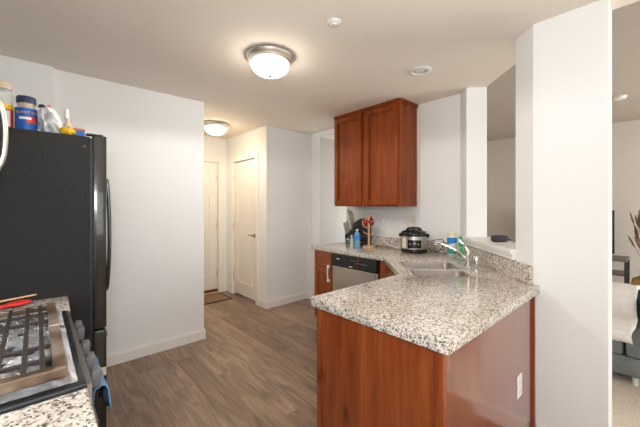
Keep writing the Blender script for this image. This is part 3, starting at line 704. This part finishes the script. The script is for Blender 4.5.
# white cord from outlet
bm = T(spline([(2.975, 2.21, 1.195), (2.955, 2.20, 1.12), (2.945, 2.205, 1.05), (2.93, 2.17, .985), (2.91, 2.10, .945), (2.88, 2.00, .926), (2.87, 1.90, .920), (2.89, 1.84, .920)], 6), .005, 8)
wcrd = thing('white_power_cord', 'white cord drooping from the outlet onto the counter', 'cord', (2.93, 2.1, ZC))
obj('cord', bm, M_white, wcrd, True); obj('plug', B(2.955, 2.981, 2.195, 2.225, 1.18, 1.21, bev=.004), M_white, wcrd)
# speaker on the sill
q = (2.655, .87); 
spk = thing('portable_speaker', 'small dark oval speaker lying on the pass-through sill', 'speaker', (q[0], q[1], 1.092))
bm = bmesh.new(); dd = Vector((.742, -.67, 0)); pts = [Vector((q[0], q[1], 1.119))+dd*t for t in (-.062, -.055, -.03, .03, .055, .062)]
tube(bm, pts, [.012, .023, .0265, .0265, .023, .012], 20); obj('speaker_body', bm, M_speaker, spk, True)
bm = T([Vector((q[0], q[1], 1.112))+dd*.058, Vector((q[0], q[1], 1.110))+dd*.088], [.007, .005], 10); obj('speaker_cap', bm, M_blackm, spk, True)

# ------------------------------------------------------------------ ceiling fixtures
def flush(x, y, r, label, m, watts, col):
    t = thing('flush_ceiling_light', label, 'ceiling light', (x, y, H), 'dome ceiling lights')
    obj('metal_rim', L([(0, -.001), (r, -.001), (r*1.02, -.012), (r*.96, -.030), (r*.93, -.034), (r*.92, -.046), (r*.84, -.056), (r*.80, -.056)], (x, y, H), 56), M_nickel, t, True)
    prof = [(r*.82*math.cos(a)**.85, -.054-r*.52*math.sin(a)) for a in [k*PI/2/10 for k in range(11)]]; prof[-1] = (0, prof[-1][1])
    g = obj('glass_dome', L(prof, (x, y, H), 48), m, t, True); g['label'] = 'lit frosted glass dome'
    zt = H-.054-r*.52
    sl = bpy.data.lights.new('lamp_light', 'SPOT'); sl.energy = watts; sl.color = col; sl.spot_size = math.radians(178); sl.spot_blend = .1; sl.shadow_soft_size = .09
    so_ = bpy.data.objects.new('lamp_light', sl); C.objects.link(so_); so_.parent = t; so_.location = (0, 0, zt-.16-H)
    obj('finial', L([(0, .004), (.014, .003), (.015, -.003), (.007, -.010), (0, -.013)], (x, y, zt), 20), M_nickel, t, True)
flush(1.238, 1.902, .165, 'lit brushed-nickel dome ceiling light over the kitchen floor', M_dome, 15, (1, .96, .90))
flush(1.735, 3.95, .165, 'lit brushed-nickel dome ceiling light in the foyer', M_dome2, 6, (1, .82, .58))
rc = thing('recessed_ceiling_light', 'unlit round recessed light set in the kitchen ceiling', 'ceiling light', (2.25, 1.31, H))
obj('trim_ring', L([(.060, -.001), (.088, -.001), (.090, -.004), (.075, -.012), (.058, -.010), (.056, -.002)], (2.25, 1.31, H), 40), M_white, rc, True)
obj('reflector', L([(.060, -.004), (.05, -.002), (.0, -.0015)], (2.25, 1.31, H), 32), M_steel, rc, True)
obj('bulb_face', L([(.034, -.0015), (.030, -.008), (0, -.010)], (2.25, 1.31, H), 24), M_offwhite, rc, True)
sm = thing('fire_sprinkler', 'small white round cover on the ceiling near the dome light', 'sprinkler', (1.28, 1.295, H))
obj('round_cover', L([(0, -.001), (.040, -.001), (.041, -.006), (.030, -.016), (0, -.018)], (1.28, 1.295, H), 32), M_white, sm, True)
obj('cover_center', L([(.018, -.017), (.016, -.022), (0, -.023)], (1.28, 1.295, H), 24), M_white, sm, True)
sm = thing('smoke_detector', 'small round detector on the living room ceiling', 'smoke detector', (5.42, .40, HL))
obj('round_cover', L([(0, -.001), (.065, -.001), (.066, -.02), (.05, -.035), (0, -.036)], (5.42, .40, HL), 32), M_white, sm, True)

# ------------------------------------------------------------------ refrigerator
fr = thing('refrigerator', 'tall black refrigerator with textured side left of the cream wall', 'refrigerator', (-.15, 2.53, 0))
obj('cabinet_shell', B(-.53, .215, 2.085, 2.99, .03, 1.745, bev=.004), M_fridge, fr)
obj('gasket', B(.215, .228, 2.10, 2.975, .10, 1.74), M_blackm, fr)
ud = obj('upper_door', B(.228, .290, 2.082, 2.993, .70, 1.757, bev=.008), M_fdoor, fr, True)
ld = obj('freezer_drawer', B(.228, .290, 2.082, 2.993, .08, .69, bev=.008), M_fdoor, fr, True)
hp = spline([(.288, 2.14, 1.53), (.300, 2.14, 1.50), (.308, 2.14, 1.36), (.311, 2.14, 1.21), (.308, 2.14, 1.05), (.300, 2.14, .92), (.288, 2.14, .89)], 6)
obj('door_handle', T(hp, .010, 12), M_fdoor, ud, True)
obj('drawer_handle', T(spline([(.288, 2.25, .60), (.308, 2.27, .60), (.316, 2.53, .60), (.308, 2.80, .60), (.288, 2.82, .60)], 6), .012, 12), M_fdoor, ld, True)
bm = B(.20, .275, 2.10, 2.15, 1.758, 1.766, bev=.003); obj('hinge_cover', bm, M_blackm, fr)
bm = bmesh.new(); cyl(bm, (.19, 2.0845, 1.69), (.19, 2.083, 1.69), .006, seg=14); obj('screw_cap', bm, M_darkgrey, fr)
obj('energy_label', B(.245, .287, 2.0795, 2.0825, .44, .485), M_offwhite, ld)
obj('base_grille', B(.18, .222, 2.10, 2.975, .02, .075), M_blackm, fr)

# items on refrigerator -----------------------------------------------------
ZF = 1.7455
def jar_label(cx_, cy_, r_, z0_, z1_, m, root, name, a0=-80, a1=80, t=.0015): return band(cx_, cy_, ZF, lambda t_: (z0_, z1_), r_, m, root, name, a0, a1, 12, t)
x, y = -.128, 2.215
j = thing('snack_jar', 'tall clear jar with yellow band and red-edged white label', 'jar', (x, y, ZF))
obj('jar_body', L([(0, 0), (.039, 0), (.042, .005), (.042, .19), (.0375, .205), (.034, .212), (0, .212)], (x, y, ZF), 32), M_glass, j, True)
obj('jar_contents', L([(0, .004), (.0375, .004), (.0375, .125), (0, .13)], (x, y, ZF), 24), M_amber, j, True)
jar_label(x, y, .0422, .012, .105, M_labelred, j, 'red_label'); jar_label(x, y, .0436, .02, .097, M_white, j, 'white_label', -20, 42); jar_label(x, y, .0422, .106, .130, M_yellow, j, 'yellow_band')
bm = bmesh.new(); base = math.atan2(-y, -x)
for k, (z_, l0, l1) in enumerate(((.060, -12, 14), (.039, -12, 20), (.044, -12, 6))):
    pass
band(x, y, ZF, lambda t_: (.058+.006*(int(t_*20) % 2), .072), .0452, M_screen, j, 'label_print', -8, 22, 6, .0006)
obj('jar_lid', L([(.0345, .205), (.039, .207), (.039, .235), (.036, .24), (0, .24)], (x, y, ZF), 28), mat('pale_tan_lid', (.60, .48, .36), .35), j, True)
x, y = -.038, 2.20
j = thing('nut_jar', 'blue-wrapped nut jar with navy lid and yellow lettering', 'jar', (x, y, ZF))
obj('jar_body', L([(0, 0), (.039, 0), (.042, .006), (.0412, .10), (.039, .118), (.0345, .132), (.0345, .158), (0, .158)], (x, y, ZF), 32), M_glass, j, True)
obj('jar_contents', L([(0, .004), (.0375, .004), (.036, .112), (.032, .128), (.032, .15), (0, .15)], (x, y, ZF), 24), M_amber, j, True)
jar_label(x, y, .0425, .006, .120, M_blue, j, 'blue_label', -120, 120)
jar_label(x, y, .0438, .045, .078, M_labelred, j, 'red_patch', 0, 55)
band(x, y, ZF, lambda t_: (.062, .074), .0446, M_white, j, 'white_banner', -35, 25, 8, .001)
# yellow word on the label: curved letters
def curved_text(txt, cx_, cy_, r_, zc, size, m, root, a_start, name='lettering'):
    base = math.atan2(-cy_, -cx_); step = size*.78/r_
    for k, ch in enumerate(txt):
        cu = bpy.data.curves.new('lettering', 'FONT'); cu.body = ch; cu.size = size; cu.extrude = .0006; cu.align_x = 'CENTER'
        o = bpy.data.objects.new('tmp', cu); me = bpy.data.meshes.new_from_object(o); bpy.data.objects.remove(o); bpy.data.curves.remove(cu)
        me.materials.append(m)
        A = base+math.radians(a_start)+k*step
        o = bpy.data.objects.new(name, me); C.objects.link(o); o.parent = root
        wp = Vector((cx_+r_*math.cos(A), cy_+r_*math.sin(A), ZF+zc)); o.location = wp-Vector(parent_world(root))
        o.rotation_euler = (PI/2, 0, A+PI/2)
curved_text('PLANTERS', x, y, .0445, .092, .0165, M_yellow, j, -52)
obj('jar_lid', L([(.035, .148), (.0385, .150), (.0385, .178), (.035, .183), (0, .183)], (x, y, ZF), 36), M_navy, j, True)
# plastic bags
def blob(name, c, sc, m, root, seed, amp=.25, sub=3, lean=(0, 0)):
    rnd = random.Random(seed); bm = bmesh.new(); bmesh.ops.create_icosphere(bm, subdivisions=sub, radius=1)
    fr_ = [(Vector((rnd.uniform(-1, 1), rnd.uniform(-1, 1), rnd.uniform(-1, 1))).normalized(), rnd.uniform(2, 6), rnd.uniform(0, 6)) for _ in range(9)]
    for v in bm.verts:
        n_ = v.co.normalized(); d = sum(math.sin(n_.dot(a)*f_*1.8+p_) for a, f_, p_ in fr_)/9*amp*3
        d = d-abs(d)*.3
        v.co = Vector((n_.x*sc[0]*(1+d), n_.y*sc[1]*(1+d), max(-1, n_.z*(1+d*.6))*sc[2]))
        v.co.x += lean[0]*(v.co.z+sc[2]); v.co.y += lean[1]*(v.co.z+sc[2])
        v.co += Vector(c)
        if v.co.z < ZF+.001: v.co.z = ZF+.001
    return obj(name, bm, m, root, False)
g = thing('grey_plastic_bag', 'crumpled grey plastic bag right of the blue nut jar', 'bag', (.045, 2.20, ZF))
blob('bag_body', (.040, 2.18, ZF+.068), (.030, .034, .074), M_bag, g, 3, .34, 4, (-.10, 0)); blob('bag_knot', (.020, 2.18, ZF+.145), (.015, .014, .010), M_blackm, g, 5, .3, 2)
g = thing('white_plastic_bag', 'crumpled white plastic bag with a red tip behind the yellow packet', 'bag', (.08, 2.22, ZF))
blob('bag_body', (.098, 2.20, ZF+.070), (.029, .032, .076), M_bagw, g, 11, .34, 4, (-.33, 0)); blob('bag_tip', (.048, 2.20, ZF+.150), (.013, .012, .010), M_labelred, g, 8, .2, 2)
x, y = .133, 2.285
g = thing('plastic_bottle', 'small white bottle standing behind the yellow packet', 'bottle', (x, y, ZF))
obj('bottle_body', L([(0, 0), (.022, 0), (.024, .005), (.023, .07), (.018, .09), (.010, .105), (.010, .125), (0, .125)], (x, y, ZF), 20), mat('cream_bottle', (.66, .55, .40), .4), g, True)
obj('bottle_cap', L([(.0, .122), (.012, .122), (.013, .168), (.009, .175), (0, .176)], (x-.006, y, ZF), 18), M_white, g, True)
bm = bmesh.new(); bmesh.ops.create_icosphere(bm, subdivisions=3, radius=1)
for v in bm.verts:
    v.co = Vector((v.co.x*.034*(1+.15*math.sin(v.co.z*9+v.co.y*4)), v.co.y*.03, max(-.9, v.co.z)*.024*(1+.2*math.sin(v.co.x*7)))) + Vector((.124, 2.14, ZF+.024))
    v.co.z = max(v.co.z, ZF+.001)
tag(obj('yellow_packet', bm, M_yellow, loc=(.124, 2.14, ZF)), 'crumpled bright yellow packet on the refrigerator edge', 'packet')
g = thing('cardboard_box', 'little blue box with an orange top beside the yellow packet', 'box', (.177, 2.20, ZF))
obj('box_body', B(.152, .200, 2.17, 2.22, ZF, ZF+.043, bev=.001), M_blue, g); obj('box_top', B(.150, .202, 2.168, 2.222, ZF+.043, ZF+.054, bev=.001), M_orange, g)

# ------------------------------------------------------------------ left counters and stove
nb = thing('near_base_cabinet', 'cherry base cabinet nearest the camera, left of the stove', 'cabinet', (-.25, .75, 0))
obj('carcass', B(-.555, .055, .52, .990, .10, ZC-.043), M_cherry, nb); obj('cabinet_door', B(.055, .074, .53, .98, .12, .86, bev=.003), M_cherry, nb); obj('toe_kick', B(-.5, .0, .53, .98, 0, .10), M_butt, nb)
tag(obj('near_countertop', slab([(-.558, .50), (.098, .50), (.098, .997), (-.558, .997)], [], ZC-.038, ZC), M_granite, None, True), 'granite countertop on the near side of the stove', 'countertop')
fb = thing('far_base_cabinet', 'narrow cherry base cabinet between the stove and refrigerator', 'cabinet', (-.25, 1.92, 0))
obj('carcass', B(-.555, .055, 1.775, 2.070, .10, ZC-.043), M_cherry, fb); obj('cabinet_door', B(.055, .074, 1.78, 2.065, .12, .86, bev=.003), M_cherry, fb); obj('toe_kick', B(-.5, 0, 1.78, 2.065, 0, .10), M_butt, fb)
tag(obj('far_countertop', slab([(-.558, 1.768), (.112, 1.768), (.124, 2.076), (-.558, 2.076)], [], ZC-.038, ZC), M_granite, None, True), 'strip of granite countertop between the stove and refrigerator', 'countertop')

st = thing('gas_stove', 'black gas range with cast iron grates over foil-lined burners', 'stove', (-.22, 1.38, 0))
obj('stove_body', B(-.55, .085, 1.003, 1.762, .02, .885), M_blackm, st)
obj('oven_door', B(.085, .125, 1.01, 1.755, .20, .80, bev=.006), M_black, st)
obj('cooktop', B(-.55, .098, 1.001, 1.764, .885, .918, bev=.006), M_dirtyblack, st, True)
bm = bmesh.new(); prism(bm, [(0, 0)]*0 or [(.098, 1.003), (.108, 1.003), (.108, 1.762), (.098, 1.762)], .805, .912); obj('front_trim', bm, M_steel, st)['label'] = 'stainless front rail'
hb = T([(.15, 1.25, .785), (.15, 1.68, .785)], .010, 12); cyl(hb, (.12, 1.28, .785), (.15, 1.28, .785), .009); cyl(hb, (.12, 1.65, .785), (.15, 1.65, .785), .009)
obj('oven_handle', hb, M_steel, st, True)
for y_ in (1.665, 1.585, 1.405, 1.275, 1.155):
    bm = bmesh.new(); cyl(bm, (.108, y_, .862), (.119, y_, .863), .019, .016, 18)
    k = obj('control_knob', bm, M_chrome, st, True)
    bm = bmesh.new(); mtx = Matrix.Translation((.119, y_, .863)) @ Matrix.Rotation(math.radians(4), 4, 'Y')
    box(bm, 0, .024, -.023, .023, -.024, .024, bev=.006, mtx=mtx); obj('knob_grip', bm, M_darkgrey, k, True)
# foil liner: crumpled sheet
bm = bmesh.new(); nx, ny = 46, 56; rnd = random.Random(4); grid = []
fx0, fx1, fy0_, fy1_ = -.52, .080, 1.025, 1.745
import mathutils.noise as mn
for i in range(nx+1):
    row = []
    for k in range(ny+1):
        x = fx0+(fx1-fx0)*i/nx; y = fy0_+(fy1_-fy0_)*k/ny
        hgt = mn.turbulence(Vector((x*14, y*14, 2.1)), 3, False)*.016+abs(mn.noise(Vector((x*38, y*30, 7))))*.010
        edge = min(i, nx-i, k, ny-k)/1.5
        row.append(bm.verts.new((x, y, .919+min(1, edge)*(.004+hgt*1.9)+.0008)))
    grid.append(row)
for i in range(nx):
    for k in range(ny): bm.faces.new((grid[i][k], grid[i+1][k], grid[i+1][k+1], grid[i][k+1]))
obj('foil_liner', bm, M_foil, st, False)
# burners
for (x, y, r) in ((-.13, 1.17, .052), (-.13, 1.56, .046), (-.37, 1.17, .045), (-.37, 1.56, .052)):
    b_ = obj('burner', L([(0, .0), (r*1.25, 0), (r*1.25, .010), (r*.9, .016), (0, .016)], (x, y, .928), 28), M_nickel, st, True)
    obj('burner_cap', L([(0, .016), (r, .016), (r*1.02, .021), (r*.9, .027), (0, .028)], (x, y, .926), 28), M_iron, b_, True)
# grates
for (y0, y1) in ((1.030, 1.405), (1.412, 1.752)):
    bm = bmesh.new()
    for x in (-.42, -.34, -.25, -.155, -.074, -.024, .012): box(bm, x-.006, x+.006, y0+.015, y1-.015, .950, .962, bev=.003)
    for y in (y0+.105, y0+.215): box(bm, -.49, .032, y-.005, y+.005, .948, .960, bev=.003)
    g_ = obj('grate', bm, M_iron, st); g_['label'] = 'dark cast iron grate bars'
    bm = bmesh.new()
    if y0 < 1.2: box(bm, -.515, .060, y0, y0+.030, .936, .964, bev=.004)
    else: box(bm, -.515, .060, y1-.02, y1, .936, .960, bev=.004)
    box(bm, .032, .060, y0+.002, y1-.002, .938, .966, bev=.004); box(bm, -.515, -.495, y0+.02, y1-.01, .938, .962, bev=.003)
    for x, y in ((-.50, y0+.02), (-.50, y1-.02), (.044, y0+.02), (.044, y1-.02)): box(bm, x-.008, x+.008, y-.008, y+.008, .917, .942)
    obj('grate_frame', bm, M_tan, g_)['label'] = 'heat-stained tan rim of the grate'
# blue towel on the oven handle
bm = bmesh.new(); cols = []; N_ = 22
for i in range(N_+1):
    t_ = i/N_; y = 1.205+.27*t_; wv = .006*math.sin(t_*15)
    zb = .715-.06*t_
    path = [(.176+wv, zb), (.174+wv*.8, (zb+.77)/2), (.170+wv*.3, .785), (.164, .799), (.150, .803), (.137, .792), (.133, .735)]
    cols.append([bm.verts.new((px, y, pz)) for px, pz in path])
for a_, b_ in zip(cols, cols[1:]):
    for k in range(6): bm.faces.new((a_[k], b_[k], b_[k+1], a_[k+1]))
o = tag(obj('blue_dish_towel', bm, M_bluetowel, None, True, loc=(.15, 1.33, .80)), 'blue dish towel draped over the oven handle', 'towel')
sm_ = o.modifiers.new('thickness', 'SOLIDIFY'); sm_.thickness = .004; sm_.offset = 1
# red spatula and wooden stick on the far counter
rs = thing('red_spatula', 'red silicone spoon lying on the granite beside the refrigerator', 'utensil', (-.09, 1.97, ZC))
bm = T(spline([(-.33, 1.90, ZC+.014), (-.20, 1.945, ZC+.014), (-.10, 1.985, ZC+.014)], 5), .009, 10); obj('utensil_handle', bm, M_red, rs, True)
bm = bmesh.new(); bmesh.ops.create_uvsphere(bm, u_segments=20, v_segments=12, radius=1)
for v in bm.verts: v.co = Vector((v.co.x*.048, v.co.y*.028, v.co.z*.012))
bmesh.ops.rotate(bm, verts=bm.verts[:], cent=(0, 0, 0), matrix=Matrix.Rotation(.3, 3, 'Z')); bmesh.ops.translate(bm, verts=bm.verts[:], vec=(-.062, 1.995, ZC+.016)); obj('spoon_bowl', bm, M_red, rs, True)
bm = T([(-.36, 1.93, ZC+.030), (.0, 2.045, ZC+.034)], [.006, .004], 8)
tag(obj('wooden_stick', bm, M_pine, None, True, loc=(-.18, 1.98, ZC)), 'thin wooden stick lying across the red spoon', 'utensil')
# over-the-range microwave (its bow handle reaches into view)
mw = thing('microwave_oven', 'over-the-range microwave whose pale bow handle shows at the left edge', 'microwave', (-.36, 1.38, 1.42))
obj('microwave_body', B(-.555, -.185, 1.003, 1.762, 1.42, 1.84, bev=.004), M_blackm, mw)
md = obj('microwave_door', B(-.185, -.150, 1.005, 1.60, 1.43, 1.83, bev=.005), M_black, mw)
obj('control_panel', B(-.185, -.155, 1.605, 1.760, 1.43, 1.83, bev=.004), M_black, mw)
obj('door_handle', T(spline([(-.152, 1.565, 1.44), (-.125, 1.565, 1.462), (-.092, 1.565, 1.53), (-.083, 1.565, 1.62), (-.092, 1.565, 1.715), (-.125, 1.565, 1.79), (-.152, 1.565, 1.815)], 6), .010, 12), M_steel, md, True)
hl = bpy.data.lights.new('cooktop_fill', 'AREA'); hl.size = .3; hl.energy = 2.4; hl.color = (.95, .97, 1)  # unseen lamp added under the microwave to brighten the foil
ho = bpy.data.objects.new('cooktop_fill', hl); C.objects.link(ho); ho.parent = mw; ho.location = (0, -.05, -.012)
hc_ = thing('range_wall_cabinet', 'cherry wall cabinet above the microwave', 'cabinet', (-.4, 1.38, 1.85))
obj('cabinet_box', B(-.555, -.255, 1.003, 1.762, 1.85, 2.438), M_cherry_up, hc_)
for a0, a1 in ((1.01, 1.378), (1.387, 1.755)):
    bm = bmesh.new(); shaker(bm, 'x', -.255, a0, a1, 1.86, 2.42, dirn=1); obj('cabinet_door', bm, M_cherry_up, hc_)

# ------------------------------------------------------------------ foyer mat
dm = thing('doormat', 'brown doormat with a dark edge inside the entry door', 'doormat', (1.75, 4.50, 0))
obj('mat_pile', B(1.33, 2.12, 4.32, 4.68, 0.0005, .012, bev=.003), M_mat, dm); 
bm = bmesh.new(); box(bm, 1.30, 2.15, 4.29, 4.32, .0005, .009); box(bm, 1.30, 2.15, 4.68, 4.71, .0005, .009); box(bm, 1.30, 1.33, 4.32, 4.68, .0005, .009); box(bm, 2.12, 2.15, 4.32, 4.68, .0005, .009); obj('mat_border', bm, M_matedge, dm)

# ------------------------------------------------------------------ living room furniture
FZ = .012
so = thing('sofa', 'grey-green velvet sofa with dark back in the living room', 'sofa', (3.75, .1, FZ))
obj('sofa_base', B(3.30, 4.20, -1.0, .95, .09, .235, bev=.015), M_sofa, so, True)
for y0, y1 in ((-.98, -.06 - .29), (-.34, .215), (.225, .93)):
    obj('seat_cushion', B(3.285, 3.92, y0, y1, .237, .40, bev=.035), M_sofa, so, True)
obj('sofa_back', B(3.90, 4.20, -1.0, .95, .237, .615, bev=.04), M_teal, so, True)['label'] = 'dark teal sofa back'
obj('back_cushion', B(3.66, 3.90, -.98, .12, .40, .60, bev=.05), M_teal, so, True)
for x, y in ((3.36, -.93), (3.38, .16), (3.36, .88), (4.14, -.93), (4.14, .88)):
    bm = bmesh.new(); cyl(bm, (x, y, FZ), (x, y, .092), .018, .024, 14); obj('sofa_leg', bm, M_white, so, True)
# white throw pillow & blanket
def cushion(name, c, sx, sy, sz, m, root=None, rot=None, seed=1):
    bm = bmesh.new(); bmesh.ops.create_cube(bm, size=2); bmesh.ops.subdivide_edges(bm, edges=bm.edges[:], cuts=11, use_grid_fill=True)
    for v in bm.verts:
        x, y, z_ = v.co; e_ = (1-min(1, abs(y))**4)*(1-min(1, abs(z_))**4)
        th = .25+.75*max(0, e_)**.5
        w = mn.noise(Vector((y*2, z_*2, seed)))*.12
        v.co = Vector((x*sx*th+(w*sx), y*sy*(1-.05*(1-abs(z_))), z_*sz*(1-.05*(1-abs(y)))))
    if rot: bmesh.ops.rotate(bm, verts=bm.verts[:], cent=(0, 0, 0), matrix=rot)
    bmesh.ops.translate(bm, verts=bm.verts[:], vec=c); return bm
bm = bmesh.new(); rows = []
for i in range(17):
    y = .17+.42*i/16; r_ = []
    f_ = lambda k: .006*math.sin(i*.9+k)
    for k, (x, z_) in enumerate(((3.268, .345), (3.262, .39), (3.275, .418), (3.40, .425), (3.60, .43), (3.74, .45), (3.83, .53), (3.885, .622), (3.95, .632), (4.05, .630))):
        r_.append(bm.verts.new((x+f_(k)*.5, y+.01*math.sin(k*1.3+i), z_+abs(f_(k*2))+.006)))
    rows.append(r_)
for a_, b_ in zip(rows, rows[1:]):
    for k in range(9): bm.faces.new((a_[k], b_[k], b_[k+1], a_[k+1]))
o = tag(obj('white_throw_blanket', bm, M_whitef, None, True, loc=(3.6, .38, .42)), 'white throw blanket draped over the sofa', 'blanket')
sm_ = o.modifiers.new('thickness', 'SOLIDIFY'); sm_.thickness = .012; sm_.offset = 1
# console with TV
cn = thing('media_console', 'low metal-framed console table below the television', 'table', (6.7, .9, FZ))
obj('table_top', B(6.45, 6.95, .40, 1.9, .535, .57, bev=.004), M_shelfwood, cn)
obj('lower_shelf', B(6.47, 6.93, .42, 1.88, .32, .34), M_shelfwood, cn)
for x, y in ((6.465, .415), (6.935, .415), (6.465, 1.885), (6.935, 1.885)):
    obj('table_leg', B(x-.015, x+.015, y-.015, y+.015, FZ, .535), M_blackm, cn)
tv = thing('television', 'flat dark television standing on the media console', 'television', (6.75, 1.2, .57))
obj('screen_panel', B(6.74, 6.78, .56, 1.70, .61, 1.30, bev=.004), M_screen, tv)
bm = B(6.66, 6.86, 1.0, 1.3, .571, .582); box(bm, 6.75, 6.77, 1.12, 1.18, .58, .62); obj('stand', bm, M_blackm, tv)
# vase
vx, vy = 5.55, .175
vz = thing('floor_vase', 'tall brass floor vase behind the sofa', 'vase', (vx, vy, FZ))
obj('vase_body', L([(0, 0), (.08, 0), (.10, .02), (.13, .20), (.135, .40), (.12, .455), (.07, .48), (.055, .50), (.055, .56), (.062, .575), (.05, .575), (.045, .50), (0, .49)], (vx, vy, FZ), 32), M_gold, vz, True)
gr = thing('dried_grass_bunch', 'tall bunch of dried brown grass in the brass vase', 'dried plant', (vx, vy, .55))
rnd = random.Random(2); bm = bmesh.new(); bm2 = bmesh.new()
for k in range(60):
    a = rnd.uniform(0, 2*PI); sp_ = rnd.uniform(.02, .13); hh = rnd.uniform(.35, .78)
    p0 = Vector((vx+rnd.uniform(-.03, .03), vy+rnd.uniform(-.03, .03), .54)); p2 = p0+Vector((math.cos(a)*sp_, math.sin(a)*sp_, hh)); p1 = p0.lerp(p2, .5)+Vector((-math.cos(a)*sp_*.25, -math.sin(a)*sp_*.25, 0))
    pts = spline([p0, p1, p2], 3); tube(bm, pts, .0025, 5)
    d = (p2-p1).normalized(); tube(bm2, [p2-d*.10, p2-d*.05, p2+d*.02, p2+d*.06], [.003, .010, .009, .002], 6)
obj('stems', bm, M_grass, gr)['kind'] = 'stuff'; obj('seed_heads', bm2, M_grass, gr)['kind'] = 'stuff'
